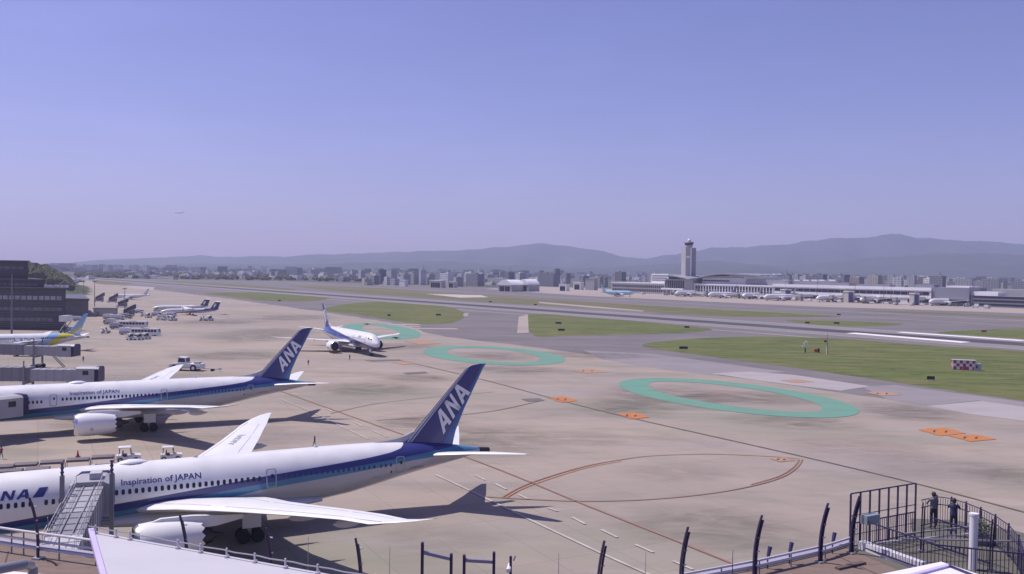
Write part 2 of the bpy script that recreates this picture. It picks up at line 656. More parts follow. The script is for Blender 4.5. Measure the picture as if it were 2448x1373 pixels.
rway = rstrip('runway', rc0, rc1, -32, 32, 0.045, runway_m)
rstrip('rubber_band', rc0, rc1, -11, 9, 0.057, rubber, rway)
rstrip('edge_line', rc0, rc1, -30.4, -29.5, 0.06, paint_white, rway)
rstrip('edge_line', rc0, rc1, 29.3, 30.3, 0.06, paint_white, rway)
q0, q1 = at(2035, 796.5), at(2310, 819)
for (a, b, o0, o1) in ((q0, q1, -5, 4), (at(2150, 794.5), at(2448, 815), -3.5, 3.5)):
    rstrip('aiming_mark', a, b, o0, o1, 0.066, runway_white, rway)
# far apron in front of the international terminal and a far taxiway
TD = Vector((461 - 199, 804 - 1110, 0)).normalized()
TN = Vector((-TD.y, TD.x, 0))                       # away from the airfield
TA = math.atan2(TD.y, TD.x)
TB = Vector((199, 1110, 0))                         # far end of the terminal's airside line
fa = sheet('far_apron', px((1160, 691), (1300, 701), (1400, 708), (1600, 717), (1800, 727), (2000, 735), (2200, 741), (2448, 750)) +
           [TB + TD * 900 - TN * 80, TB + TD * 900 + TN * 260, TB - TD * 420 + TN * 160], 0.045, far_apron)
rstrip('taxiway_edge', RW0 - RD * 300 + RN * 150, RW1 + RD * 300 + RN * 150, -1.5, 1.5, 0.055, far_apron, asph)
rstrip('taxiway_edge', RW0 - RD * 300 + RN * 215, RW1 + RD * 300 + RN * 215, -1.2, 1.2, 0.055, paint_white, asph)
rstrip('taxiway_edge', RW0 - RD * 300 - RN * 52, RW1 + RD * 300 - RN * 52, -1.4, 1.4, 0.02, far_apron, asph)


# ---- soft-edged dirt: rubber, oil and exhaust smudges with shapes of their own
def stain_mat(name, col, dens):
    m = bpy.data.materials.new(name)
    m.use_nodes = True
    n, l = m.node_tree.nodes, m.node_tree.links
    b = n['Principled BSDF']
    b.inputs['Base Color'].default_value = (*col, 1)
    b.inputs['Roughness'].default_value = 0.85
    b.inputs['Specular IOR Level'].default_value = 0.2
    tc = n.new('ShaderNodeTexCoord')
    gr = n.new('ShaderNodeTexGradient')
    gr.gradient_type = 'SPHERICAL'
    l.new(tc.outputs['Object'], gr.inputs[0])
    ge = n.new('ShaderNodeNewGeometry')
    mp = n.new('ShaderNodeMapping')
    mp.inputs['Scale'].default_value = (0.10, 0.22, 1)
    mp.inputs['Rotation'].default_value = (0, 0, 0.4)
    l.new(ge.outputs['Position'], mp.inputs[0])
    nz = n.new('ShaderNodeTexNoise')
    nz.inputs['Scale'].default_value = 1.0
    nz.inputs['Detail'].default_value = 7
    nz.inputs['Roughness'].default_value = 0.65
    nz.inputs['Distortion'].default_value = 1.2
    l.new(mp.outputs[0], nz.inputs['Vector'])
    mr = n.new('ShaderNodeMapRange')
    mr.inputs[1].default_value = 0.30
    mr.inputs[2].default_value = 0.72
    l.new(nz.outputs[0], mr.inputs[0])
    sm = n.new('ShaderNodeMapRange')
    sm.interpolation_type = 'SMOOTHSTEP'
    sm.inputs[2].default_value = 0.75
    l.new(gr.outputs[1], sm.inputs[0])
    mu = n.new('ShaderNodeMath')
    mu.operation = 'MULTIPLY'
    l.new(mr.outputs[0], mu.inputs[0])
    l.new(sm.outputs[0], mu.inputs[1])
    mv = n.new('ShaderNodeMath')
    mv.operation = 'MULTIPLY'
    mv.inputs[1].default_value = dens
    l.new(mu.outputs[0], mv.inputs[0])
    l.new(mv.outputs[0], b.inputs['Alpha'])
    return m


st_dark = stain_mat('rubber_smudge', (0.085, 0.078, 0.068), 0.40)
st_olive = stain_mat('oil_smudge', (0.125, 0.120, 0.096), 0.46)
st_pale = stain_mat('washed_patch', (0.34, 0.295, 0.275), 0.6)
zs = 0.052
for i, (cx, cy, w, h, rot, m) in enumerate((
        (1150, 1050, 480, 95, 0.1, st_olive), (1000, 1010, 300, 60, 0.05, st_dark), (1720, 1262, 620, 150, -0.1, st_olive), (1580, 945, 420, 70, 0.05, st_dark),
        (1490, 975, 320, 60, 0.1, st_olive), (2170, 985, 300, 60, 0.1, st_dark), (1770, 952, 420, 46, 0.1, st_dark), (1180, 851, 250, 26, 0.05, st_dark),
        (1230, 885, 420, 26, 0.03, st_olive), (940, 830, 330, 26, 0.0, st_dark), (620, 800, 320, 50, 0.0, st_olive), (560, 850, 420, 34, 0.0, st_olive),
        (880, 930, 380, 50, 0.0, st_olive), (2400, 1135, 280, 80, 0.0, st_olive), (700, 760, 280, 22, 0.0, st_dark), (1420, 850, 420, 24, 0.05, st_dark),
        (1620, 1130, 360, 60, 0.0, st_pale), (2050, 1070, 460, 60, 0.1, st_pale), (1400, 1050, 300, 46, 0.0, st_pale), (1000, 905, 260, 26, 0.0, st_dark),
        (230, 1000, 300, 60, 0.0, st_olive), (600, 1040, 420, 60, 0.0, st_pale), (1050, 1290, 420, 110, 0.0, st_pale), (2230, 1120, 420, 80, 0.1, st_pale),
        (330, 905, 420, 40, 0.0, st_pale), (520, 770, 300, 20, 0.0, st_dark), (1900, 1010, 420, 46, 0.12, st_olive))):
    c_ = at(cx, cy)
    a_, b_ = at(cx - w / 2, cy), at(cx + w / 2, cy)
    t_, u_ = at(cx, cy - h / 2), at(cx, cy + h / 2)
    mb = MB()
    mb.add([(-1.4, -1.4, 0), (1.4, -1.4, 0), (1.4, 1.4, 0), (-1.4, 1.4, 0)], [(0, 1, 2, 3)])
    o = mb.build('ground_stain', m, apron)
    o.location = (c_.x, c_.y, zs + i * 0.0007)
    o.scale = ((b_.x - a_.x) / 2, (t_.y - u_.y) / 2, 1)
    o.rotation_euler = (0, 0, -rot)


# ---- painted markings on the apron
def ellipse_px(cx, cy, a, b, tilt, n=96):
    return [at(cx + a * math.cos(t) * math.cos(tilt) - b * math.sin(t) * math.sin(tilt),
               cy + a * math.cos(t) * math.sin(tilt) + b * math.sin(t) * math.cos(tilt))
            for t in (2 * math.pi * i / n for i in range(n))]


def ring(cx, cy, a, b, tilt, w):
    P = ellipse_px(cx, cy, a, b, tilt)
    n = len(P)
    c = sum(P, Vector()) / n
    ins = []
    for i, p in enumerate(P):
        d = (P[(i + 1) % n] - P[i - 1]).normalized()
        q = Vector((-d.y, d.x, 0))
        if q.dot(c - p) < 0:
            q = -q
        ins.append(p + q * w)
    mb = MB()
    z = 0.075
    mb.add([(p.x, p.y, z) for p in P] + [(p.x, p.y, z) for p in ins],
           [(i, (i + 1) % n, n + (i + 1) % n, n + i) for i in range(n)])
    return mb.build('green_ring', paint_green, apron)


ring(1767, 952, 289, 35, 0.113, 7.2)
ring(1181, 851, 170, 21.5, 0.056, 8.0)
ring(912, 792.5, 95, 17.5, 0.085, 9.5)
mk = 0.09


def mark(cx, cy, w, h, mat=paint_orange, glyph=True):
    c = at(cx, cy)
    rg_ = random.Random(int(cx))
    P = [at(cx + w * fx, cy + h * fy) for fx, fy in ((-0.5, -0.25), (-0.25, -0.38), (0.06, -0.46), (0.28, -0.15), (0.5, 0.22), (0.25, 0.36), (-0.04, 0.5), (-0.28, 0.12))]
    o = sheet('stand_marking', ragged(P, int(cx), 0.22, 1.2), mk, mat, apron)
    if glyph:
        d, e = at(cx + w / 2, cy + h * 0.1) - c, at(cx, cy - h / 2) - c
        for k, i in enumerate((-0.30, 0.18)):
            p = c + d * (i * 2 * 0.5)
            u, v = d * 0.10, e * rg_.uniform(0.22, 0.34)
            strip('stand_number', [p - v - u * rg_.uniform(0.2, 0.6), p + v * 0.9, p + v * 0.6 + u * rg_.uniform(0.2, 1.0)], 0.38, mk + 0.012, paint_black, o)
    return o


for m_ in ((2252, 1033, 118, 20), (2325, 1048, 118, 17), (1345, 956, 74, 15), (1512, 995, 84, 17)):
    mark(*m_)
for m_ in ((1408, 888, 92, 11), (1905, 912, 84, 9), (2112, 942, 90, 11), (968, 869, 60, 8), (1010, 819, 88, 11), (1870, 1100, 62, 11)):
    mark(*m_, mat=paint_pale_orange, glyph=m_[0] in (1408, 1870, 2112))


def pline(pts, w, mat, name='guide_line'):
    P = px(*pts)
    # smooth the polyline
    Q = []
    for i in range(len(P) - 1):
        p0, p1, p2, p3 = P[max(i - 1, 0)], P[i], P[i + 1], P[min(i + 2, len(P) - 1)]
        for k in range(6):
            t = k / 6
            Q.append(0.5 * ((2 * p1) + (p2 - p0) * t + (2 * p0 - 5 * p1 + 4 * p2 - p3) * t * t + (3 * p1 - p0 - 3 * p2 + p3) * t ** 3))
    Q.append(P[-1])
    return strip(name, Q, w, mk + 0.02, mat, apron)


pline(((955, 862), (1140, 905), (1290, 945), (1400, 974), (1520, 1003), (1720, 1048), (1920, 1093), (2180, 1155), (2448, 1226)), 0.42, paint_brown)
pline(((640, 925), (830, 993), (1138, 1103), (1400, 1209), (1600, 1288), (1743, 1346), (1840, 1385)), 0.36, paint_red)
pline(((1302, 957), (1183, 983), (1060, 996), (900, 1006)), 0.3, paint_brown)
pline(((790, 990), (900, 966), (1040, 950), (1180, 938)), 0.25, paint_brown)
pline(((1200, 1191), (1245, 1166), (1310, 1142), (1400, 1116), (1480, 1101), (1560, 1091), (1700, 1087), (1850, 1093), (1910, 1099)), 0.27, paint_red)
pline(((1210, 1192), (1252, 1169), (1315, 1146), (1405, 1119), (1485, 1104)), 0.2, paint_orange)
pline(((1918, 1100), (1905, 1119), (1870, 1142), (1800, 1163), (1700, 1181), (1560, 1195), (1400, 1200), (1260, 1195), (1160, 1189)), 0.27, paint_red)
pline(((1910, 1100), (1897, 1118), (1862, 1140), (1795, 1160)), 0.22, paint_red)
pline(((1042, 1137), (1120, 1173), (1268, 1245), (1438, 1325), (1545, 1373), (1640, 1415)), 0.36, paint_white)
pline(((668, 954), (740, 984), (790, 1008), (880, 1051)), 0.3, paint_white)
for a, b in (((1136, 1138), (1160, 1149)), ((1184, 1158), (1211, 1172)), ((1239, 1184), (1263, 1195)), ((1310, 1216), (1333, 1224)),
             ((1367, 1238), (1399, 1255)), ((1437, 1268), (1476, 1287)), ((1519, 1304), (1562, 1323)), ((1608, 1343), (1657, 1364)),
             ((846, 1010), (866, 1020)), ((700, 941), (712, 946)), ((780, 978), (796, 986)), ((890, 1030), (925, 1046))):
    pline((a, b), 0.36, paint_white, 'lane_dash')
for x0, x1, y in ((850, 1000, 774), (905, 1000, 779), (955, 1090, 784)):
    sheet('lane_dash', px((x0, y), (x1, y + 1.0), (x1 + 8, y + 4), (x0 + 14, y + 3)), 0.05, far_apron, apron)
for pts in (((962, 892), (1015, 889), (1024, 893), (975, 896)), ((870, 862), (955, 860), (960, 863), (890, 865)),
            ((1245, 955), (1290, 953), (1300, 959), (1262, 961))):
    sheet('drain_cover', px(*pts), mk, pm('drain_steel', (0.13, 0.115, 0.11), 0.8), apron)

# ================================================================ AIRCRAFT
white_p = pm('white_aircraft_paint', (0.80, 0.79, 0.80), 0.28, var=0.04, scale=0.35, coat=0.25)
wing_grey = pm('wing_grey', (0.50, 0.50, 0.52), 0.4, var=0.08, scale=0.5)
wing_white = pm('wing_upper_white', (0.74, 0.735, 0.75), 0.38, var=0.05, scale=0.4)
metal_lip = pm('polished_lip', (0.75, 0.74, 0.76), 0.22, metal=1.0)
dark_metal = pm('dark_metal', (0.055, 0.05, 0.055), 0.45, metal=0.6)
tyre_m = pm('tyre_rubber', (0.025, 0.025, 0.027), 0.85)
strut_m = pm('gear_strut', (0.45, 0.45, 0.47), 0.4, metal=0.3)
glass_dark = pm('cabin_window', (0.02, 0.02, 0.035), 0.12, var=0.02)
frame_grey = pm('door_outline', (0.36, 0.37, 0.42), 0.45)
NAVY, BLUE, LIGHT = (0.036, 0.041, 0.190), (0.045, 0.11, 0.34), (0.066, 0.205, 0.35)
navy_p = pm('navy_letter_paint', NAVY, 0.35)
light_p = pm('light_blue_paint', LIGHT, 0.35)
letter_white = pm('white_letter_paint', (0.80, 0.80, 0.83), 0.4, var=0.02)
letter_grey = pm('grey_letter_paint', (0.20, 0.19, 0.22), 0.5)
faint_grey = pm('faint_letter_paint', (0.34, 0.33, 0.36), 0.5)

# fuselage stations: s, z top, z bottom, half width  (twin-aisle, 62.4 long)
FUS = [(0.0, 4.35, 4.25, 0.06), (0.25, 4.85, 3.80, 0.55), (0.7, 5.30, 3.45, 0.98), (1.4, 5.80, 3.10, 1.42), (2.4, 6.55, 2.80, 1.85),
       (3.4, 7.20, 2.62, 2.16), (4.6, 7.68, 2.50, 2.42), (6.0, 8.00, 2.40, 2.63), (8.0, 8.20, 2.34, 2.81), (10.0, 8.26, 2.33, 2.88),
       (14, 8.27, 2.33, 2.885), (20, 8.27, 2.33, 2.885), (26, 8.27, 2.33, 2.885), (32, 8.27, 2.33, 2.885), (38, 8.27, 2.33, 2.885),
       (41, 8.27, 2.42, 2.875), (44, 8.25, 2.78, 2.82), (47, 8.20, 3.36, 2.66), (50, 8.10, 4.00, 2.36), (53, 7.88, 4.55, 1.94),
       (56, 7.46, 5.02, 1.42), (58, 7.12, 5.36, 1.05), (60, 6.74, 5.72, 0.62), (60.9, 6.58, 5.86, 0.42)]


def fus_at(s):
    for a, b in zip(FUS, FUS[1:]):
        if a[0] <= s <= b[0]:
            t = (s - a[0]) / (b[0] - a[0])
            return [a[i] + (b[i] - a[i]) * t for i in range(4)]
    return list(FUS[-1])


def side_p(s, z):
    """port offset of the skin at station s, height z"""
    _, t, b, w = fus_at(s)
    c, h = (t + b) / 2, (t - b) / 2
    k = max(-0.999, min(0.999, (z - c) / h))
    return w * math.sqrt(1 - k * k)


# wing planform: p, s leading, s trailing, z, thickness
WING = [(1.2, 20.2, 33.6, 3.75, 1.25), (2.9, 21.5, 33.8, 3.98, 1.20), (6.5, 24.5, 34.2, 4.60, 0.90), (9.9, 27.1, 34.8, 5.02, 0.72),
        (14, 29.9, 36.2, 5.52, 0.55), (19, 33.2, 38.2, 6.08, 0.42), (23.5, 35.9, 39.85, 6.56, 0.32), (26.5, 37.4, 40.95, 6.75, 0.24),
        (28.4, 39.2, 41.65, 7.15, 0.15), (29.5, 40.6, 42.1, 7.40, 0.09), (30.05, 41.8, 42.4, 7.55, 0.05)]
FOIL = [(0.0, 0.0), (0.02, 0.20), (0.08, 0.40), (0.2, 0.54), (0.38, 0.56), (0.6, 0.40), (0.82, 0.18), (1.0, 0.02),
        (1.0, -0.02), (0.8, -0.12), (0.55, -0.34), (0.3, -0.46), (0.12, -0.38), (0.03, -0.2)]

# letter shapes on a unit cell (x 0..1, y 0..1)
LET_A = [([(0, 0), (0.30, 1), (0.70, 1), (1.0, 0), (0.74, 0), (0.66, 0.27), (0.34, 0.27), (0.26, 0)], [(0.41, 0.48), (0.59, 0.48), (0.5, 0.80)])]
A_POLYS = [[(0.0, 0), (0.27, 0), (0.50, 0.74), (0.50, 1.0), (0.33, 1.0)], [(0.73, 0), (1.0, 0), (0.67, 1.0), (0.50, 1.0), (0.50, 0.74)],
           [(0.30, 0.20), (0.70, 0.20), (0.64, 0.40), (0.36, 0.40)]]
N_POLYS = [[(0.0, 0), (0.26, 0), (0.26, 1), (0.0, 1)], [(0.74, 0), (1.0, 0), (1.0, 1), (0.74, 1)],
           [(0.0, 1.0), (0.0, 0.999), (0.72, 0.0), (1.0, 0.0), (0.28, 1.0)]]


def ana_polys(gap=0.06, shear=0.0):
    out = []
    wl = (1 - 2 * gap) / 3
    for i, P in enumerate((A_POLYS, N_POLYS, A_POLYS)):
        x0 = i * (wl + gap)
        w = wl * (1.0 if i != 1 else 0.94)
        off = 0 if i != 1 else wl * 0.03
        for q in P:
            out.append([(x0 + off + x * w + shear * (y - 0.5), y) for x, y in q])
    return out


class Plane:
    """generic low-wing twin; ks/kf/kw scale length, section+height and span"""
    def __init__(self, name, label, cat, tail, th, L=62.4, kf=1.0, kw=1.0, kfin=1.0, fus_mat=None, fin_m=None, group=None, alt=0.0,
                 detail=2, gear=True, engine_mat=None, wing_mats=None, flex=1.0):
        self.ks, self.kf, self.kw, self.kfin = L / 62.4, kf, kw, kfin
        self.s0 = 31.0
        self.flex = flex
        ax = Vector((math.cos(th), math.sin(th), 0))
        loc = Vector((tail[0], tail[1], alt)) - ax * (62.4 - self.s0) * self.ks
        self.root = thing(name, label, cat, loc, th, group)
        self.fus_mat, self.fin_m = fus_mat, fin_m
        self.wing_mats = wing_mats or [wing_white, wing_grey]
        self.engine_mat = engine_mat or white_p
        n = 40 if detail == 2 else 20
        self.fuselage(n)
        self.wings(detail)
        self.tail(detail)
        self.engines(24 if detail == 2 else 14, detail)
        if gear:
            self.gears(detail)

    def P(self, s, p, z):
        return ((s - self.s0) * self.ks, -p * self.kf, z * self.kf)

    def PW(self, s, p, z):
        sg = 1 if p >= 0 else -1
        q = abs(p)
        if s < 45 and z > 4.0 and q > 2.9:
            z = 4.0 + (z - 4.0) * self.flex
        root = 2.0
        q = q * self.kf if q <= root else root * self.kf + (q - root) * (30 * self.kw - root * self.kf) / (30 - root)
        return ((s - self.s0) * self.ks, -sg * q, z * self.kf)

    def fuselage(self, n):
        mb = MB()
        rs = []
        # refine stations
        st = sorted(set([f[0] for f in FUS] + [0.1, 0.45, 1.0, 1.9, 2.9, 4.0, 45.5, 48.5, 51.5, 54.5, 57, 59]))
        for s in st:
            _, t, b, w = fus_at(s)
            c, h = (t + b) / 2, (t - b) / 2
            rs.append([self.P(s, -w * math.sin(2 * math.pi * j / n), c + h * math.cos(2 * math.pi * j / n)) for j in range(n)])
        mb.rings(rs)
        self.fus = mb.build('fuselage', self.fus_mat, self.root, smooth=True)
        # wing-body fairing
        mb = MB()
        rs = []
        for s, t in ((17.5, 0.02), (19, 0.45), (21, 0.8), (25, 1.0), (31, 1.0), (35, 0.85), (38, 0.45), (40.5, 0.02)):
            w, zb, zt = 2.3 + 0.95 * t, 2.42 - 0.5 * t, 3.2 + 0.5 * t
            c, h = (zt + zb) / 2, (zt - zb) / 2
            rs.append([self.P(s, w * math.copysign(abs(math.cos(a)) ** 0.7, math.cos(a)), c + h * math.copysign(abs(math.sin(a)) ** 0.8, math.sin(a)))
                       for a in (2 * math.pi * j / 20 for j in range(20))])
        mb.rings(rs)
        mb.build('belly_fairing', self.wing_mats[1], self.root, smooth=True)
        mb = MB()
        rs = [[self.P(s, r * math.cos(a), z + r * math.sin(a)) for a in (2 * math.pi * j / 14 for j in range(14))]
              for s, r, z in ((60.7, 0.40, 6.22), (61.6, 0.36, 6.17), (62.35, 0.33, 6.12))]
        mb.rings(rs)
        mb.build('exhaust_cone', dark_metal, self.root, smooth=True)

    def lift(self, stations, sg, m_top, m_bot, name):
        mb = MB()
        rs = []
        for p, sl, st, z, th in stations:
            c = st - sl
            rs.append([self.PW(sl + c * x, sg * p, z + th * y) for x, y in FOIL])
        nf = len(FOIL)
        vs = [q for r in rs for q in r]
        for i in range(len(rs) - 1):
            for j in range(nf):
                k = (j + 1) % nf
                mb.add([rs[i][j], rs[i][k], rs[i + 1][k], rs[i + 1][j]], [(0, 1, 2, 3)], 0 if j < 7 else 1)
        mb.add(rs[-1], [tuple(range(nf))], 0)
        o = mb.build(name, [m_top, m_bot], self.root)
        bm = bmesh.new()
        bm.from_mesh(o.data)
        bmesh.ops.remove_doubles(bm, verts=bm.verts, dist=0.004)
        bmesh.ops.recalc_face_normals(bm, faces=bm.faces)
        bm.to_mesh(o.data)
        bm.free()
        o.data.polygons.foreach_set('use_smooth', [True] * len(o.data.polygons))
        o.data.set_sharp_from_angle(angle=R(35))
        return o

    def wings(self, detail):
        for sg in (1, -1):
            w = self.lift(WING, sg, *self.wing_mats, 'wing')
            if detail < 2:
                continue
            for p, s, ln in ((7.0, 33.0, 4.2), (13.2, 33.8, 3.8), (19.5, 36.4, 3.0)):
                zz = 4.05 + (p - 6.5) * 0.115
                mb = MB()
                rs = [[self.PW(s + ln * t, sg * (p + 0.28 * r * math.cos(a)), zz - 0.55 + 0.45 * r * math.sin(a)) for a in
                       (2 * math.pi * j / 10 for j in range(10))] for t, r in ((0, 0.05), (0.15, 0.7), (0.4, 1), (0.7, 0.8), (1, 0.08))]
                mb.rings(rs)
                mb.build('flap_fairing', self.wing_mats[1], w, smooth=True)
            # aileron and flap gaps as thin dark seams on the upper skin
            for (pa, fa), (pb, fb) in (((3.4, 0.80), (9.6, 0.76)), ((10.4, 0.76), (20.5, 0.74)), ((21, 0.74), (26, 0.72)),
                                       ((3.4, 0.10), (9.0, 0.12)), ((10.6, 0.12), (27, 0.16))):
                mb = MB()
                pts = []
                for i in range(9):
                    t = i / 8
                    p, f = pa + (pb - pa) * t, fa + (fb - fa) * t
                    pts.append(self.on_wing(p, f, 0.012, sg))
                mb.tube(pts, 0.022, 4)
                mb.build('panel_seam', faint_grey, w)

    def on_wing(self, p, f, lift=0.01, sg=1):
        for a, b in zip(WING, WING[1:]):
            if a[0] <= p <= b[0]:
                t = (p - a[0]) / (b[0] - a[0])
                sl, st, z, th = [a[i] + (b[i] - a[i]) * t for i in (1, 2, 3, 4)]
                for (x0, y0), (x1, y1) in zip(FOIL[:8], FOIL[1:8]):
                    if x0 <= f <= x1:
                        y = y0 + (y1 - y0) * (f - x0) / (x1 - x0)
                        return self.PW(sl + (st - sl) * f, sg * p, z + th * y + lift)
        return self.PW(30, sg * p, 5)

    def tail(self, detail):
        HS = [(0.6, 52.9, 58.6, 6.30, 0.55), (1.6, 53.9, 59.0, 6.45, 0.5), (5.0, 57.3, 60.6, 6.95, 0.34), (8.6, 60.6, 62.2, 7.33, 0.18), (9.9, 62.0, 62.8, 7.45, 0.06)]
        for sg in (1, -1):
            mb_s = [(p * (self.kw * 0.5 + self.kf * 0.5) / self.kw if p > 2 else p, a, b, z, t) for p, a, b, z, t in HS]
            self.lift(mb_s, sg, *self.wing_mats, 'tailplane')
        # fin in the s,z plane
        F = [(50.4, 57.3, 7.0, 0.52), (50.4, 57.5, 7.9, 0.50), (52.0, 57.75, 8.9, 0.46), (54.5, 58.9, 11.6, 0.36), (57.0, 60.3, 14.3, 0.27),
             (58.35, 61.05, 15.75, 0.2), (59.0, 61.4, 16.45, 0.14), (59.9, 61.7, 16.82, 0.07), (61.0, 61.85, 16.98, 0.02)]
        # dorsal fillet
        mb = MB()
        rs = []
        for sl, st, z, th in F:
            z = 8.0 + (z - 8.0) * self.kfin if z > 8 else z
            c = st - sl
            rs.append([self.P(sl + c * x, th * (y if i < 8 else y) * 1.0, z) for i, (x, y) in enumerate(
                [(0, 0), (0.04, 0.28), (0.15, 0.46), (0.4, 0.5), (0.7, 0.3), (1, 0.03), (1, -0.03), (0.7, -0.3), (0.4, -0.5), (0.15, -0.46), (0.04, -0.28)])])
        mb.rings(rs)
        self.fin = mb.build('fin', self.fin_m, self.root, smooth=True)
        mb = MB()
        rs = []
        for s, z, w in ((46.6, 8.16, 0.02), (48.5, 8.30, 0.10), (50.0, 8.52, 0.15), (51.2, 8.88, 0.17), (52.3, 9.35, 0.17)):
            rs.append([self.P(s, w, 7.9), self.P(s, w * 0.7, z - 0.1), self.P(s, 0, z), self.P(s, -w * 0.7, z - 0.1), self.P(s, -w, 7.9)])
        mb.rings(rs)
        mb.build('dorsal_fillet', wing_grey if detail == 2 else self.fin_m, self.fin, smooth=True)

    def finP(self, s, z, side):
        zz = 8.0 + (z - 8.0) * self.kfin
        q = self.P(s, 0, zz)
        return (q[0], -side * (0.27 * self.kf), q[2])

    def fin_letters(self, mat=None, out=None, sides=(1, -1), corners=None):
        """ANA set along the leading edge; corners: s,z of bottom-start, top-start, bottom-end, top-end"""
        c = corners or ((56.0, 8.55), (54.95, 11.0), (59.6, 13.5), (58.1, 15.0))
        for side in sides:
            mb = MB()
            for q in ana_polys(0.05, 0.0):
                pts = []
                for u, v in q:
                    if side < 0:
                        u = 1 - u
                        v = v
                    b = [c[0][i] + (c[2][i] - c[0][i]) * u for i in (0, 1)]
                    t = [c[1][i] + (c[3][i] - c[1][i]) * u for i in (0, 1)]
                    pts.append((b[0] + (t[0] - b[0]) * v, b[1] + (t[1] - b[1]) * v))
                # thickness follows the fin's taper
                mb.add([(lambda w: (w[0], -side * (0.5 * self.fin_th(z) * self.kf + 0.03), w[2]))(self.finP(s, z, side)) for s, z in pts],
                       [tuple(range(len(pts)))])
            mb.build('lettering', mat or letter_white, self.fin)

    def fin_th(self, z):
        return max(0.06, 0.46 - (z - 8.9) * 0.036)

    def skin(self, s, z, side=1, off=0.025):
        p = side_p(s, z) + off
        return self.P(s, side * p, z)

    def side_text(self, txt, s0_, s1_, z0, cap, mat, side=1, shear=0.0, bold=0.0, name='lettering', slope=0.0):
        v, f = text_mesh(txt, shear, bold)
        hy = 0.72
        mb = MB()
        mb.add([self.skin((s0_ + (s1_ - s0_) * x) if side > 0 else (s1_ - (s1_ - s0_) * x), z0 + y / hy * cap + slope * x, side) for x, y in v], f)
        return mb.build(name, mat, self.fus)

    def windows(self, spans, z, pitch=0.61, w=0.32, h=0.52, mat=None, sides=(1,), joined=False):
        mb_all = MB()
        me = None
        for side in sides:
            for a, b in spans:
                k = int((b - a) / pitch)
                for i in range(k + 1):
                    s = a + i * pitch
                    ring_ = [self.skin(s + w / 2 * math.copysign(abs(math.cos(t)) ** 0.6, math.cos(t)),
                                       z + h / 2 * math.copysign(abs(math.sin(t)) ** 0.6, math.sin(t)), side, 0.02)
                             for t in (2 * math.pi * j / 10 for j in range(10))]
                    if joined:
                        mb_all.add(ring_, [tuple(range(10))])
                        continue
                    cx = (s - self.s0) * self.ks
                    if me is None or side != lastside or not 10 <= s <= 41:
                        mb = MB()
                        mb.add([(q[0] - cx, q[1], q[2]) for q in ring_], [tuple(range(10))])
                        me = mb.mesh('window', mat or glass_dark)
                        lastside = side if 10 <= s <= 41 else None
                    o = link('window', me, self.fus)
                    o.location = (cx, 0, 0)
        if joined:
            mb_all.build('window_row', mat or glass_dark, self.fus, kind='stuff')

    def door(self, s, side=1, w=1.12, z0=4.9, z1=6.85, mat=None):
        o = None
        mb = MB()
        n = 28
        out_, in_ = [], []
        for k in range(n):
            t = 2 * math.pi * k / n
            cx = math.copysign(abs(math.cos(t)) ** 0.28, math.cos(t))
            cz = math.copysign(abs(math.sin(t)) ** 0.28, math.sin(t))
            out_.append(self.skin(s + cx * w / 2, (z0 + z1) / 2 + cz * (z1 - z0) / 2, side, 0.03))
            in_.append(self.skin(s + cx * (w / 2 - 0.12), (z0 + z1) / 2 + cz * ((z1 - z0) / 2 - 0.12), side, 0.03))
        mb.add(out_ + in_, [(k, (k + 1) % n, n + (k + 1) % n, n + k) for k in range(n)])
        o = mb.build('door', mat or frame_grey, self.fus)
        mb = MB()
        q = [(-0.13, 5.95), (0.13, 5.95), (0.13, 6.3), (-0.13, 6.3)]
        mb.add([self.skin(s + a + 0.1, z, side, 0.03) for a, z in q], [(0, 1, 2, 3)])
        mb.build('door_window', glass_dark, o)
        return o

    def engines(self, n, detail):
        for sg in (1, -1):
            s0_, p0, z0 = 20.3, 9.75, 2.62
            e = bpy.data.objects.new('engine', None)
            kx = self.ks

            def E(s, r, a, zo=0.0):
                q = self.PW(s0_, sg * p0, z0)
                return (q[0] + (s - s0_) * self.ks, q[1] + r * self.kf * math.cos(a), q[2] + (r * math.sin(a) + zo) * self.kf)
            ang = [2 * math.pi * j / n for j in range(n)]
            mb = MB()
            prof = [(0.0, 1.55), (0.12, 1.66), (0.5, 1.78), (1.5, 1.87), (2.9, 1.86), (4.2, 1.76), (5.4, 1.58), (6.1, 1.45)]
            rs = []
            for i, (ds, r) in enumerate(prof):
                last = i == len(prof) - 1
                rs.append([E(s0_ + ds + (0.16 * (1 if j % 2 else -1) if last and detail == 2 else 0), r, a) for j, a in enumerate(ang)])
            mb.rings(rs, caps=False)
            inner = [(5.5, 1.34), (4.2, 1.40)]
            nac = mb.build('nacelle', self.engine_mat, self.root, smooth=True)
            mb = MB()
            mb.rings([[E(s0_ + ds, r, a) for a in ang] for ds, r in ((0.45, 1.772), (0.12, 1.668), (0.0, 1.56), (0.06, 1.50), (0.5, 1.42))], caps=False)
            mb.build('inlet_lip', metal_lip, nac, smooth=True)
            mb = MB()
            mb.rings([[E(s0_ + ds, r, a) for a in ang] for ds, r in ((0.5, 1.42), (1.1, 1.40), (1.1, 0.45))], caps=False)
            mb.rings([[E(s0_ + ds, r, a) for a in ang] for ds, r in ((0.65, 0.02), (0.8, 0.22), (1.1, 0.45))], caps=False)
            mb.build('fan', dark_metal, nac, smooth=True)
            mb = MB()
            mb.rings([[E(s0_ + ds, r, a, -0.05) for a in ang] for ds, r in ((4.8, 1.40), (5.1, 1.05), (6.1, 0.90), (7.1, 0.68), (7.1, 0.45), (8.2, 0.1))], caps=False)
            mb.build('exhaust_nozzle', dark_metal, nac, smooth=True)
            mb = MB()
            for ds, zt, zb, w in ((0,) * 4,):
                pass
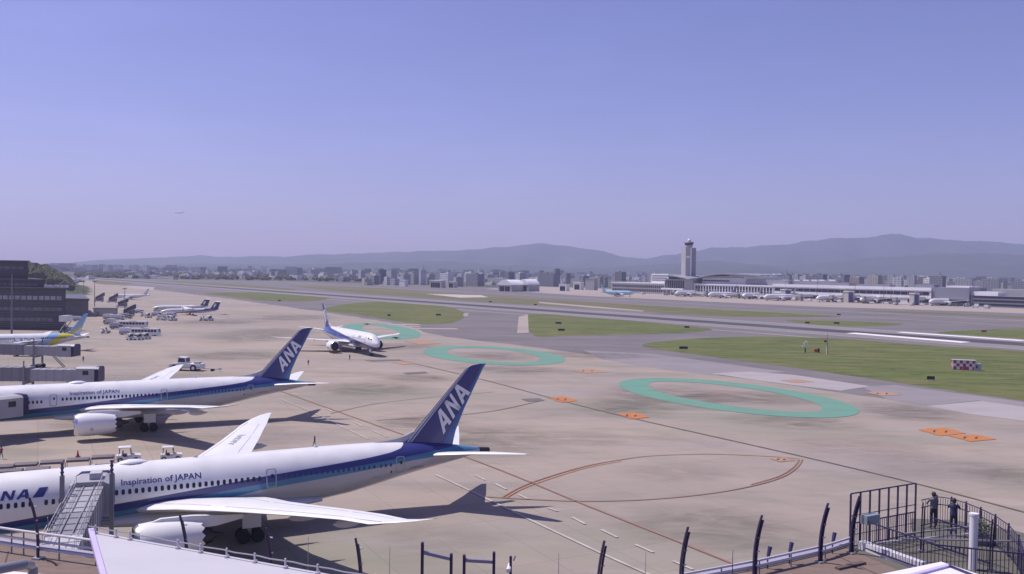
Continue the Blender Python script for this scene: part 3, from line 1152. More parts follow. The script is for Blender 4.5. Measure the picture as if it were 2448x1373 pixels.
            prof = [(s0_ + 1.2, 4.35, 4.1, 0.1), (s0_ + 2.4, 4.75, 4.0, 0.26), (s0_ + 5.2, 4.72, 3.5, 0.3), (s0_ + 7.4, 4.5, 3.5, 0.28), (s0_ + 10, 4.3, 3.9, 0.1)]
            rs = []
            for s, zt, zb, w in prof:
                q = self.PW(s, sg * p0, 0)
                rs.append([(q[0], q[1] - w, zb * self.kf), (q[0], q[1] + w, zb * self.kf), (q[0], q[1] + w * 0.7, zt * self.kf), (q[0], q[1] - w * 0.7, zt * self.kf)])
            mb.rings(rs)
            mb.build('pylon', self.engine_mat, nac)
            if detail == 2:
                # small round emblem on the cowl
                mb = MB()
                aa = [2 * math.pi * k / 16 for k in range(16)]
                q0_ = [E(s0_ + 2.5 + r * math.cos(t), 1.875, (math.pi * 1.5 - sg * 1.25) + r * math.sin(t) / 1.86) for r in (0.24, 0.15) for t in aa]
                mb.add(q0_, [(k, (k + 1) % 16, 16 + (k + 1) % 16, 16 + k) for k in range(16)])
                mb.build('emblem', letter_grey, nac)
            bpy.data.objects.remove(e)

    def gears(self, detail):
        def wheel(mb, c, r, w, n=16):
            x, y, z = c
            mb.rings([[(x + rr * math.cos(a), y + dy, z + rr * math.sin(a)) for a in (2 * math.pi * j / n for j in range(n))]
                      for dy, rr in ((-w / 2, r * 0.55), (-w / 2, r * 0.86), (-w * 0.3, r), (w * 0.3, r), (w / 2, r * 0.86), (w / 2, r * 0.55))])
        k = self.kf
        for nm, s, p, wb, r in (('nose_gear', 5.9, 0, 0, 0.51), ('main_gear', 32.0, 4.9, 0.73, 0.68), ('main_gear', 32.0, -4.9, 0.73, 0.68)):
            x, y, _ = self.P(s, p, 0)
            mb = MB()
            mb.cyl((x, y, 0.55 * k), (x + 0.1, y, 3.4 * k), 0.17 * k, 0.22 * k, 10)
            mb.cyl((x + 0.1, y, 1.3 * k), (x - 1.2 * k, y * 0.82, 3.0 * k), 0.09 * k, n=8)
            if wb:
                mb.bar((x - wb * k, y, 0.68 * k), (x + wb * k, y, 0.68 * k), 0.22 * k)
            g = mb.build(nm, strut_m, self.root, smooth=False)
            for dx in ((-wb, wb) if wb else (0,)):
                for dy in (-0.58, 0.58) if wb else (-0.38, 0.38):
                    m2 = MB()
                    wheel(m2, (x + dx * k, y + dy * k, r * k), r * k, 0.42 * k)
                    m2.build('wheel', tyre_m, g, smooth=True)
            if detail == 2:
                m2 = MB()
                m2.box((x + 0.1, y + math.copysign(0.55, y) if p else y + 0.5, 2.3 * k), (1.9 * k, 0.06, 1.5 * k))
                m2.build('gear_door', white_p, g)


def clamp_curve(pts):
    return [(s / 62.4, z) for s, z in pts]


B_TOP = clamp_curve([(0, 2.6), (6, 3.7), (15, 4.62), (19.65, 4.85), (26.7, 5.47), (34.5, 6.2), (40, 6.58), (45.4, 6.98), (48.6, 7.32),
                     (50.0, 7.62), (50.8, 8.05), (51.4, 9.0), (62.4, 9.0)])
B_LIGHT = clamp_curve([(0, 2.3), (6, 3.1), (15, 3.85), (20, 4.05), (26.7, 4.72), (34.5, 5.47), (45.3, 6.33), (50, 6.68), (57.0, 7.1), (59, 7.1), (62.4, 7.2)])
B_LOW = clamp_curve([(0, 2.0), (10, 2.7), (20, 3.4), (30, 4.22), (34.5, 4.83), (45.3, 5.72), (51.2, 6.2), (58, 6.45), (62.4, 6.4)])
WHITE = (0.80, 0.79, 0.805)
BELLY = (0.50, 0.49, 0.50)


def ana_fus(name, L, kf, up=0.0):
    k = L / 62.4
    return livery(name, 31.0 * k, L, WHITE, [([(a, b + up) for a, b in B_TOP], NAVY), ([(a, b + up * 0.6) for a, b in B_LIGHT], LIGHT if up == 0 else BLUE), (B_LOW, BELLY)], kz=kf)


def ana_fin(name, L, kf, kfin):
    k = L / 62.4
    zt = (8.0 + 8.98 * kfin) * kf
    z9 = 8.0 * kf
    return fin_mat(name, ((51.17 * k, z9), (59.5 * k, zt)), ((57.37 * k, z9), (61.6 * k, zt)),
                   [(0.0, (0.03, 0.03, 0.06)), (0.012, (0.58, 0.58, 0.62)), (0.062, (0.02, 0.02, 0.05)), (0.088, (0.62, 0.62, 0.66)), (0.12, NAVY), (0.84, BLUE), (0.935, LIGHT)], 31.0 * k)


def ana_widebody(name, label, tail, th, reg, group):
    pl = Plane(name, label, 'airliner', tail, th, fus_mat=ana_fus('triblue_fuselage_' + reg, 62.4, 1.0), fin_m=ana_fin('triblue_fin_' + reg, 62.4, 1, 1), group=group)
    pl.fin_letters()
    # port side writing
    pl.side_text('Inspiration of JAPAN', 19.85, 27.5, 6.58, 0.56, navy_p, bold=0.012)
    for i_ in range(3):
        mb = MB()
        for q in ana_polys(0.06)[i_ * 3:i_ * 3 + 3]:
            mb.add([pl.skin(8.0 + 3.75 * x + 0.25 * y, 6.24 + 0.80 * y, 1, 0.07) for x, y in q], [tuple(range(len(q)))])
        mb.build('letter', navy_p, pl.fus)
    mb = MB()
    for i in range(6):
        t0, t1 = i / 6, (i + 1) / 6
        q = [(12.02 + 0.62 * t0, 6.24 + 0.84 * t0), (12.95 + 0.62 * t0 * 0.7, 6.24 + 0.84 * t0), (12.95 + 0.62 * t1 * 0.7, 6.24 + 0.84 * t1), (12.02 + 0.62 * t1, 6.24 + 0.84 * t1)]
        mb.add([pl.skin(s, z) for s, z in q], [(0, 1, 2, 3)], 0)
    mb.build('flag_emblem', [navy_p], pl.fus)
    pl.side_text(reg, 50.9, 53.0, 5.12, 0.34, letter_grey, shear=0.2)
    pl.side_text('787', 46.2, 47.1, 4.62, 0.24, faint_grey)
    mb = MB()
    mb.add([pl.skin(48.55 + 0.10 * math.cos(t), 5.15 + 0.17 * math.sin(t)) for t in (k * math.pi / 5 for k in range(10))], [tuple(range(10))])
    mb.build('static_port', glass_dark, pl.fus)
    # registration on the upper skin of the far wing
    v, f = text_mesh(reg, 0.0)
    mb = MB()
    mb.add([pl.on_wing(16.5 + 4.2 * (1 - x), 0.52 - 0.22 * y, 0.03, -1) for x, y in v], f)
    mb.build('lettering', faint_grey, pl.root)
    for s in (6.2, 17.4, 34.7, 49.65):
        pl.door(s)
    pl.windows(((8.2, 11.9), (13.2, 16.2)), 5.70)
    pl.windows(((18.8, 33.8),), 5.96)
    pl.windows(((36.0, 46.8), (47.2, 48.6)), 6.0, mat=pm('blue_tinted_window', (0.035, 0.05, 0.13), 0.15), w=0.26, h=0.42)
    # satellite dome on the roof
    mb = MB()
    rs = [[pl.P(19.5 + 3.2 * t, 0.75 * r * math.sin(a), 8.24 + 0.38 * r * math.cos(a)) for a in (math.pi * (j / 8 - 0.5) for j in range(9))]
          for t, r in ((0, 0.03), (0.15, 0.6), (0.4, 1), (0.7, 0.9), (1, 0.05))]
    mb.rings(rs, closed=False, caps=False)
    mb.build('antenna_dome', white_p, pl.fus, smooth=True)
    for s, z in ((27, 8.27), (40, 8.25)):
        mb = MB()
        mb.prism([(pl.P(s, 0, 0)[0], z - 0.05), (pl.P(s + 0.5, 0, 0)[0], z - 0.05), (pl.P(s + 0.55, 0, 0)[0], z + 0.28), (pl.P(s + 0.3, 0, 0)[0], z + 0.28)], -0.03, 0.03)
        mb.build('blade_antenna', white_p, pl.fus)
    return pl


near_jet = ana_widebody('airliner', 'nearest large white and blue jet, parked beside the foreground roof', (-2.574, 110.869), 0.495, 'JA836A', 'large parked jets')
mid_jet = ana_widebody('airliner', 'second parked white and blue jet, just beyond the nearest one', (-37.68, 171.045), 0.489, 'JA874A', 'large parked jets')

# taxiing twin coming towards the camera
tx_th = math.atan2(0.854, -0.52)
pl = Plane('airliner', 'white and blue jet taxiing towards the viewer beyond the second jet tail', 'airliner', (-70.7, 329.6), tx_th, L=54.0, kf=0.90, kw=0.79, kfin=1.0,
           fus_mat=ana_fus('triblue_fuselage_taxi', 54.0, 0.90, 0.75), fin_m=ana_fin('triblue_fin_taxi', 54.0, 0.90, 1.0), flex=0.35)
pl.fin_letters()
pl.windows(((7, 33), (36, 48)), 6.0, pitch=0.7, w=0.22, h=0.36, sides=(1, -1), joined=True)
pl.side_text('ANA', 10.0, 13.0, 6.35, 0.8, navy_p, side=-1, shear=0.3, bold=0.02)
for s in (6.0, 17.4, 34.7, 49.0):
    pl.door(s, side=-1)
for side in (1, -1):
    for s0_, s1_, za, zb in ((2.35, 3.05, 6.05, 6.45), (3.15, 3.8, 6.15, 6.85), (3.9, 4.5, 6.25, 6.95)):
        mb = MB()
        mb.add([pl.skin(a, z, side, 0.04) for a, z in ((s0_, za - 0.1), (s1_, za), (s1_, zb), (s0_ + 0.15, zb - 0.2))], [(0, 1, 2, 3)])
        mb.build('cockpit_window', glass_dark, pl.fus)

# yellow and sky-blue tailed jet behind the jet bridges
SKYB, YEL = (0.27, 0.46, 0.68), (0.62, 0.55, 0.03)
k7 = 34.5 / 62.4
a_fus = livery('skyblue_fuselage', 31.0 * k7, 34.5, WHITE, [
    (clamp_curve([(0, 0.1), (30, 0.1), (36, 4.5), (42, 8.6), (52, 8.9), (62.4, 9)]), SKYB),
    (clamp_curve([(0, 0.05), (36, 0.1), (44, 6.0), (48, 8.6), (62.4, 9)]), YEL),
    (clamp_curve([(0, 0.05), (42, 0.1), (47, 5.5), (52, 6.8), (57, 8.6), (62.4, 9)]), (0.62, 0.62, 0.66))], kz=0.70)
a_fin = fin_mat('skyblue_fin', ((46.5 * k7, 5.6), (65.3 * k7, 12.6)), ((57.3 * k7, 5.6), (76 * k7, 12.6)),
                [(0, SKYB), (0.46, YEL), (0.62, (0.62, 0.63, 0.68))], 31 * k7)
tp = at(214, 806, 4.3)
pl = Plane('airliner', 'small jet with sky-blue and yellow tail behind the jet bridges', 'airliner', (tp.x, tp.y), 0.47, L=34.5, kf=0.70, kw=0.58, kfin=1.05,
           fus_mat=a_fus, fin_m=a_fin, detail=1)
pl.side_text('AIRDO', 22, 33.5, 4.7, 1.7, navy_p, bold=0.01)
pl.windows(((8, 23), (37, 50)), 6.2, pitch=1.0, w=0.5, h=0.6, joined=True)

# far jets
def far_jet(label, pxy, th, L, kf, kw, topc, bellyc, finc, group='jets at the far terminal', name='airliner', alt=0.0, bands=None):
    k = L / 62.4
    uid = str(len(bpy.data.materials))
    fm = livery('far_jet_paint_' + uid, 31 * k, L, topc, bands or [(clamp_curve([(0, 3.4), (45, 3.6), (62.4, 5.9)]), bellyc)], kz=kf)
    fn = pm('far_fin_' + uid, finc, 0.35)
    c = pxy if isinstance(pxy, Vector) else at(*pxy)
    ax = Vector((math.cos(th), math.sin(th), 0))
    t = c + ax * 30 * k
    return Plane(name, label, 'airliner', (t.x, t.y), th, L=L, kf=kf, kw=kw, fus_mat=fm, fin_m=fn, group=group, detail=1, alt=alt, gear=alt == 0)


KB = (0.42, 0.69, 0.80)
far_jet('pale turquoise-blue jet rolling along the far taxiway', (1472, 709), math.pi * 1.03, 38.0, 0.80, 0.62, KB, (0.58, 0.60, 0.62), KB, group=None)
for i, (x, y, th, col, lab) in enumerate((
        (1645, 707, TA + 1.65, (0.30, 0.22, 0.20), 'white jet parked nose-in left of the arcade, below the control tower'),
        (1730, 711, TA + 1.5, (0.10, 0.10, 0.28), 'white jet parked in front of the terminal arcade, dark blue tail'),
        (1800, 713, TA + 1.75, (0.60, 0.60, 0.64), 'all-white jet parked before the right half of the terminal arcade'),
        (1868, 717, TA + 1.4, (0.45, 0.45, 0.50), 'grey-tailed jet parked just left of the first cream bridge tower'),
        (1990, 720, TA + 1.45, (0.50, 0.55, 0.12), 'jet with yellow-green tail parked between two cream bridge towers'),
        (2085, 723, TA + 1.62, (0.62, 0.62, 0.66), 'white jet parked right of the middle cream bridge tower'),
        (2262, 729, TA + 1.38, (0.09, 0.06, 0.22), 'white jet with purple tail parked at the right end of the far terminal'))):
    far_jet(lab, (x, y + 2), th, 50.0, 0.84, 0.74, WHITE, BELLY, col)
sky_jet = atY(430, 511, 3200)
far_jet('tiny airliner climbing in the sky above the hazy hills', Vector((sky_jet.x, sky_jet.y, 0)), 0.15, 36.0, 0.64, 0.56, WHITE, BELLY, WHITE, group=None, alt=sky_jet.z)
far_jet('small white jet far out on the left apron behind the lamp mast', (314, 716), 0.6, 30.0, 0.52, 0.45, WHITE, BELLY, (0.6, 0.6, 0.64), group=None)


# regional aircraft with T-tails
def regional(label, base, th, L, turboprop, finc, bandc):
    root = thing('regional_airliner', label, 'airliner', base, th, 'regional aircraft on the left apron')
    mb = MB()
    r = 1.35
    zc = 2.35 if turboprop else 2.2
    st = [(0, 0.05, -0.2), (0.04, 0.5, -0.1), (0.1, 0.85, 0), (0.18, 1, 0), (0.7, 1, 0), (0.82, 0.85, 0.12), (0.92, 0.5, 0.35), (1.0, 0.12, 0.6)]
    mb.rings([[(s * L - L * 0.5, r * k * math.cos(a), zc + dz * r + r * k * math.sin(a)) for a in (2 * math.pi * j / 18 for j in range(18))] for s, k, dz in st])
    fm = livery('regional_paint_' + str(len(bpy.data.materials)), L * 0.5, L, WHITE, [([(0, zc - 0.55), (0.35, zc - 0.45), (0.7, zc + 0.3), (0.85, zc + 3), (1, 9)], bandc),
                                                                                     ([(0, zc - 0.75), (0.6, zc - 0.5), (1.0, zc + 0.3)], (0.6, 0.6, 0.63))])
    fus = mb.build('fuselage', fm, root, smooth=True)
    fin_ = pm('regional_fin_' + str(len(bpy.data.materials)), finc, 0.35)
    mb = MB()
    mb.rings([[(x - L * 0.5, y, z) for x, y in ((a, 0), ((a + b) / 2, w), (b, 0), ((a + b) / 2, -w))] for a, b, w, z in
              ((L * 0.84, L * 0.985, 0.22, zc + 0.9), (L * 0.93, L * 1.03, 0.16, zc + 5.0))])
    fin = mb.build('fin', fin_, root)
    mb = MB()
    mb.add([(L * (0.925 + 0.022 * math.cos(t)) - L * 0.5 + 0.03 * (math.sin(t)) * L * 0.6, -0.24, zc + 2.9 + 1.2 * math.sin(t)) for t in (k * math.pi / 8 for k in range(16))],
           [tuple(range(16))])
    mb.build('emblem', letter_white, fin)
    for sg in (1, -1):
        mb = MB()
        mb.rings([[(x - L * 0.5, sg * y, z + dz) for x, dz in ((a, 0), ((a + b) / 2, 0.08), (b, 0), ((a + b) / 2, -0.05))] for a, b, y, z in
                  ((L * 0.92, L * 1.04, 0, zc + 5.02), (L * 0.98, L * 1.06, 4.0, zc + 5.1))])
        mb.build('tailplane', wing_white, root)
        zw = zc + r * 0.95 if turboprop else zc - r * 0.7
        half = 13.5 if turboprop else 12.0
        sw = 0.4 if turboprop else 5.2
        mb = MB()
        mb.rings([[(x - L * 0.5, sg * y, z + dz) for x, dz in ((a, 0), (a * 0.6 + b * 0.4, t), (b, 0), ((a + b) / 2, -t * 0.6))] for a, b, y, z, t in
                  ((L * 0.42, L * 0.55, 0.3, zw, 0.25), (L * 0.42 + sw, L * 0.42 + sw + 1.5, half, zw + half * 0.04, 0.1))])
        mb.build('wing', wing_white, root)
        mb = MB()
        if turboprop:
            x, y, z = L * 0.40 - L * 0.5, sg * 4.2, zw - 0.2
            mb.tube([(x - 1.6, y, z - 0.25), (x - 1.0, y, z - 0.25), (x + 1, y, z - 0.3), (x + 3.6, y, z - 0.1), (x + 5, y, z)], [0.15, 0.5, 0.6, 0.5, 0.1], 12)
            e = mb.build('engine', white_p, root, smooth=True)
            for k in range(6):
                m2 = MB()
                a = k * math.pi / 3 + 0.3
                m2.bar((x - 1.65, y, z - 0.25), (x - 1.65, y + 1.95 * math.cos(a), z - 0.25 + 1.95 * math.sin(a)), 0.06, 0.28)
                m2.build('propeller_blade', tyre_m, e)
            gy = 4.2
        else:
            x, y, z = L * 0.72 - L * 0.5, sg * 2.3, zc + 0.7
            mb.tube([(x - 1.9, y, z), (x - 1.6, y, z), (x, y, z), (x + 1.5, y, z), (x + 2, y, z)], [0.55, 0.68, 0.7, 0.5, 0.35], 14)
            mb.box((x, sg * 1.5, z), (1.8, 0.9, 0.15))
            mb.build('engine', white_p, root, smooth=True)
            gy = 2.0
        mb = MB()
        mb.cyl((L * 0.02, sg * gy, 0.4), (L * 0.02, sg * gy, zw), 0.12)
        g = mb.build('main_gear', strut_m, root)
        mb = MB()
        mb.cyl((L * 0.02, sg * gy - 0.35, 0.42), (L * 0.02, sg * gy + 0.35, 0.42), 0.42, n=14)
        mb.build('wheel', tyre_m, g)
    mb = MB()
    mb.cyl((-L * 0.42, 0, 0.3), (-L * 0.42, 0, zc - 0.8), 0.1)
    g = mb.build('nose_gear', strut_m, root)
    mb = MB()
    mb.cyl((-L * 0.42, -0.25, 0.3), (-L * 0.42, 0.25, 0.3), 0.3, n=12)
    mb.build('wheel', tyre_m, g)
    mb = MB()
    for k in range(20):
        for sg in (1, -1):
            mb.box((-L * 0.32 + k * L * 0.028, sg * r * 0.985, zc + 0.45), (0.3, 0.08, 0.38))
    mb.build('window_row', glass_dark, fus, kind='stuff')
    return root


regional('white turboprop with dark blue oval-marked tail among the left vehicles', at(455, 753), 0.55, 32.0, True, (0.05, 0.045, 0.20), (0.09, 0.09, 0.32))
regional('white T-tailed jet with dark tail parked behind the turboprop', at(432, 744), 0.5, 33.0, False, (0.07, 0.05, 0.09), (0.5, 0.5, 0.55))

# ================================================================ BUILDINGS ON THE LEFT
dark_clad = pm('dark_cladding', (0.062, 0.060, 0.074), 0.55, var=0.15, scale=0.12)
mid_clad = pm('grey_cladding', (0.145, 0.142, 0.165), 0.6, var=0.12, scale=0.15)
slate_roof = pm('slate_roof', (0.085, 0.085, 0.11), 0.5, var=0.1, scale=0.2)
pale_win = pm('reflecting_window', (0.30, 0.31, 0.37), 0.15, var=0.25, scale=0.35)
dim_win = pm('dim_window', (0.14, 0.145, 0.175), 0.15, var=0.25, scale=0.3)
bridge_grey = pm('bridge_grey', (0.34, 0.335, 0.365), 0.5, var=0.06, scale=0.5)
bridge_dark = pm('bridge_dark_grey', (0.215, 0.21, 0.24), 0.55, var=0.06, scale=0.5)
bridge_light = pm('bridge_light_grey', (0.45, 0.44, 0.465), 0.5, var=0.05, scale=0.5)
navy_steel = pm('navy_steel', (0.045, 0.036, 0.105), 0.4, metal=0.3)
steel = pm('galvanised_steel', (0.36, 0.355, 0.385), 0.45, metal=0.4)
rail_white = pm('pale_rail_paint', (0.55, 0.53, 0.58), 0.45)

LZ = (-0.62, 0.785)


def lterm(x0, x1, z0, z1, yoff=0.0, depth=70.0):
    y = 379 + yoff
    return [(x0, y), (x1, y), (x1 + LZ[0] * depth, y + LZ[1] * depth), (x0 + LZ[0] * depth, y + LZ[1] * depth)], z0, z1


t = thing('terminal_building', 'dark grey tiered terminal block at the left edge', 'building', (0, 0, 0))
for nm, x0, x1, z0, z1, yo in (('wall', -245, -190.5, 0, 17.6, 0), ('wall', -246, -201, 17.6, 21.1, 3), ('wall', -247, -209.8, 21.1, 29.0, 6)):
    poly, a, b = lterm(x0, x1, z0, z1, yo)
    MB().slab(poly, a, b).build(nm, dark_clad, t)
for x0, x1, z, yo in ((-247, -208.6, 29.0, 5), (-246.5, -200.2, 21.1, 2.2), (-246, -189.7, 17.6, -0.8)):
    poly, _, _ = lterm(x0, x1, 0, 0, yo, 71)
    MB().slab(poly, z + 0.002, z + 0.55).build('roof', slate_roof, t)
for z, hgt, m, x1, n in ((13.7, 1.7, pale_win, -192.2, 17), (8.9, 1.4, dim_win, -192.2, 17), (4.4, 1.5, dim_win, -196, 15)):
    for i in range(n):
        mb = MB().box((x1 - 1.1 - i * 2.55, 378.97, z), (2.05 if m is pale_win else 2.3, 0.12, hgt))
        mb.build('window', m, t)
for z in (1.2, 2.0, 2.8, 6.0, 6.6, 7.2, 10.6, 11.2, 11.8, 15.3, 15.9, 16.5):
    MB().box((-217.8, 378.86, z), (54.2, 0.28, 0.16)).build('louvre', mid_clad, t)
for i in range(9):
    MB().box((-205.2 - i * 2.6, 381.9, 19.2), (2.2, 0.12, 1.0)).build('window', dim_win, t)
for i in range(7):
    MB().box((-213 - i * 3.0, 384.9, 26.4), (2.6, 0.12, 1.0)).build('window', dim_win, t)
for i, (x, w) in enumerate(((-191.5, 1.6), (-193.5, 0.8), (-195.5, 2.2), (-198.3, 1.0), (-200.0, 0.6))):
    MB().box((x, 381, 18.15 + 0.55), (w, 2.0, 1.1)).build('rooftop_unit', rail_white, t)
# lower concourse behind it
t = thing('concourse_building', 'low concourse with dark overhanging roof behind the terminal block', 'building', (0, 0, 0))
cx = at(218, 757)
MB().slab([(cx.x - 45, cx.y), (cx.x - 1.5, cx.y), (cx.x - 36, cx.y + 64), (cx.x - 80, cx.y + 64)], 0, 8.6).build('wall', mid_clad, t)
MB().rings([[(cx.x - 46, cx.y - 2, 8.62), (cx.x, cx.y - 2, 8.62), (cx.x - 36, cx.y + 66, 8.62), (cx.x - 82, cx.y + 66, 8.62)],
            [(cx.x - 46, cx.y - 2, 10.2), (cx.x, cx.y - 2, 9.6), (cx.x - 36, cx.y + 66, 9.6), (cx.x - 82, cx.y + 66, 10.2)]]).build('roof', slate_roof, t)
for i in range(8):
    MB().box((cx.x - 4 - i * 2.8, cx.y - 0.06, 5.6), (2.3, 0.12, 2.2)).build('window', dim_win, t)
t = thing('boarding_corridor', 'grey ground-level boarding corridor beside the low concourse', 'corridor', (0, 0, 0))
a = at(222, 757)
MB().box((a.x + 5.5, a.y + 3, 2.2), (11, 5, 4.2)).build('wall', bridge_grey, t)
MB().box((a.x + 5.5, a.y + 3, 4.45), (11.6, 5.6, 0.3)).build('roof', slate_roof, t)
MB().box((a.x + 2.5, a.y + 0.45, 1.3), (1.6, 0.12, 2.5)).build('door', bridge_dark, t)


# ---- jet bridges
def jet_bridge(label, A, B, zf, zr=None, sec=((0.0, 0.42, 2.5, 2.5), (0.42, 0.78, 2.9, 2.9), (0.78, 1.0, 3.2, 3.2)), col_at=0.28, cab=True, col_top=1.0, tilt=0.0):
    """A: aircraft end, B: terminal end, zf floor height at A"""
    A, B = Vector((A[0], A[1], 0)), Vector((B[0], B[1], 0))
    d = B - A
    L = d.length
    root = thing('jet_bridge', label, 'jet bridge', A, math.atan2(d.y, d.x), 'jet bridges')
    mats = (bridge_light, bridge_grey, bridge_dark)
    for i, (a, b, w, h) in enumerate(sec):
        z0a, z0b = zf + tilt * a, zf + tilt * b
        mb = MB()
        mb.rings([[(a * L, -w / 2, z0a), (a * L, w / 2, z0a), (a * L, w / 2, z0a + h), (a * L, -w / 2, z0a + h)],
                  [(b * L, -w / 2, z0b), (b * L, w / 2, z0b), (b * L, w / 2, z0b + h), (b * L, -w / 2, z0b + h)]])
        tun = mb.build('tunnel', mats[(i + 1) % 3], root)
        n = max(2, int((b - a) * L / 1.6))
        me = None
        for k in range(n + 1):
            f = a + (b - a) * k / n
            if me is None:
                me = MB().box((0, 0, h / 2), (0.10, w + 0.12, h + 0.12)).mesh('rib', mats[(i + 1) % 3])
            o = link('rib', me, tun)
            o.location = (f * L, 0, zf + tilt * f)
    # cab
    w, h = 3.4, 3.1
    mb = MB()
    mb.rings([[(x * 1.0, y, z) for y, z in ((-w / 2, zf - 0.25), (w / 2, zf - 0.25), (w / 2, zf + h - 0.3), (w / 2 - 0.6, zf + h), (-w / 2 + 0.6, zf + h), (-w / 2, zf + h - 0.3))]
              for x in (-3.2, 0.6)])
    c = mb.build('cab', bridge_grey, root)
    for s in (-1, 1):
        MB().box((-1.4, s * (w / 2 + 0.01), zf + 1.9), (1.2, 0.06, 0.9)).build('cab_window', glass_dark, c)
    mb = MB()
    for k in range(4):
        mb.rings([[(-3.25 - 0.22 * k + dx, y, z) for y, z in ((-1.75, zf - 0.1), (1.75, zf - 0.1), (1.75, zf + 2.7), (1.2, zf + 3.15), (-1.2, zf + 3.15), (-1.75, zf + 2.7))] for dx in (0, -0.14)])
    mb.build('bellows', navy_steel, c)
    # lift columns with wheel bogie
    x = col_at * L
    for s in (-1, 1):
        mb = MB()
        mb.box((x, s * 2.05, (1.0 + zf + 2.2 + col_top) / 2), (0.42, 0.36, zf + 2.2 + col_top - 1.0))
        lc = mb.build('lift_column', bridge_dark, root)
        m2 = MB()
        for k in range(6):
            z = zf + 2.2 + col_top + 0.12 + k * 0.2
            m2.cyl((x, s * 2.05, z - 0.1), (x, s * 2.05, z + 0.06), 0.16 if k % 2 else 0.11, n=8)
        m2.build('lift_screw', navy_steel, lc)
    MB().box((x, 0, zf - 0.35), (0.5, 4.4, 0.4)).build('cross_beam', bridge_dark, root)
    mb = MB().box((x, 0, 0.95), (0.9, 4.6, 0.4))
    bo = mb.build('wheel_bogie', steel, root)
    for s in (-1, 1):
        for dx in (-0.55, 0.55):
            MB().cyl((x + dx, s * 1.7 - 0.22, 0.55), (x + dx, s * 1.7 + 0.22, 0.55), 0.55, n=14).build('wheel', tyre_m, bo)
    # service stair from the cab end to the ground
    st = MB()
    st.bar((0.9, -2.0, 0.15), (4.4, -2.0, zf), 0.08, 0.25)
    st.bar((0.9, -2.9, 0.15), (4.4, -2.9, zf), 0.08, 0.25)
    st.bar((0.9, -2.9, 1.2), (4.4, -2.9, zf + 1.05), 0.05)
    for k in range(12):
        f = (k + 0.5) / 12
        st.box((0.9 + 3.5 * f, -2.45, 0.15 + (zf - 0.15) * f), (0.28, 0.9, 0.05))
    st.build('service_stair', steel, root)
    # terminal-end column
    mb = MB().cyl((L * 0.97, 0, 0), (L * 0.97, 0, zf + tilt), 0.55, n=16)
    mb.cyl((L, 0, zf + tilt - 0.1), (L, 0, zf + tilt + 3.5), 2.3, n=24)
    mb.build('rotunda', bridge_grey, root, smooth=True)
    return root


A1, B1 = at(150, 836, 5.2), at(-60, 832, 5.2)
jet_bridge('far grey jet bridge below the sky-blue tailed jet', A1, B1, 3.6)
A2, B2 = at(196, 893, 5.2), at(-90, 891, 5.2)
jet_bridge('middle grey jet bridge left of the second parked jet wingtip', A2, B2, 3.6, col_at=0.45)
jet_bridge('grey jet bridge docked at the second parked jet nose', (-82.0, 141.6), (-98, 116), 4.1, col_at=0.22)
nb = jet_bridge('nearest jet bridge with roof walkway docked at the nearest jet', (-39.15, 82.6), (-31.7, 60.9), 5.35, sec=((0.0, 0.40, 2.40, 2.7), (0.40, 0.68, 2.5, 2.85), (0.68, 1.0, 2.6, 3.0)),
                col_at=0.10, col_top=2.0, tilt=-0.75)
# roof rails and seams on the nearest bridge
Ln = math.hypot(7.45, 21.7)
for s in (-1, 1):
    for a, b, w, h in ((0.02, 0.40, 2.40, 2.7), (0.41, 0.68, 2.5, 2.85), (0.69, 1.0, 2.6, 3.0)):
        mb = MB()
        za, zb = 5.35 - 0.75 * a + h, 5.35 - 0.75 * b + h
        mb.tube([(a * Ln, s * (w / 2 - 0.1), za + 0.95), (b * Ln, s * (w / 2 - 0.1), zb + 0.95)], 0.03, 6)
        mb.tube([(a * Ln, s * (w / 2 - 0.1), za + 0.5), (b * Ln, s * (w / 2 - 0.1), zb + 0.5)], 0.02, 6)
        n = int((b - a) * Ln / 1.0)
        for k in range(n + 1):
            f = a + (b - a) * k / n
            zz = 5.35 - 0.75 * f + h
            mb.cyl((f * Ln, s * (w / 2 - 0.1), zz), (f * Ln, s * (w / 2 - 0.1), zz + 0.95), 0.022, n=5)
        mb.build('roof_railing', bridge_light, nb)
for s in (-0.45, 0.45):
    MB().bar((0.5, s, 5.35 + 2.78), (0.40 * Ln, s, 5.35 - 0.3 + 2.78), 0.08, 0.06).build('cable_tray', bridge_dark, nb)
    MB().bar((0.41 * Ln, s, 5.35 - 0.31 + 2.93), (0.98 * Ln, s, 5.35 - 0.73 + 3.06), 0.08, 0.06).build('cable_tray', bridge_dark, nb)
MB().box((-1.0, 0.4, 8.75), (1.5, 1.0, 0.6)).build('air_unit', bridge_light, nb)


# ---- masts
def mast(label, base, hgt, group=None, lamps=True, r=0.22):
    m = thing('floodlight_mast', label, 'light mast', base, 0.3, group)
    MB().cyl((0, 0, 0), (0, 0, hgt), r, r * 0.55, 10).build('pole', pm('mast_grey', (0.16, 0.15, 0.18), 0.5), m, smooth=True)
    if lamps:
        MB().box((0, 0, hgt + 0.1), (2.6, 0.2, 0.2)).build('crossbar', steel, m)
        for x in (-1.1, -0.4, 0.4, 1.1):
            MB().box((x, -0.25, hgt - 0.15), (0.5, 0.4, 0.45)).build('lamp', bridge_dark, m)
    return m


for x, yb, yt, lab in ((298, 740, 690, 'dark floodlight mast beside the covered boarding steps'), (226, 733, 673, 'tall floodlight mast right of the low concourse'),
                       (186, 712, 675, 'thin floodlight mast left of a shorter dark one'), (200, 712, 672, 'dark floodlight mast behind the low concourse'),
                       (28, 803, 655, 'pale floodlight mast in front of the dark terminal block')):
    b = at(x, yb)
    mast(lab, b, atY(x, yt, b.y).z, 'apron floodlight masts', lamps=x != 28, r=0.28 if x > 100 else 0.4)

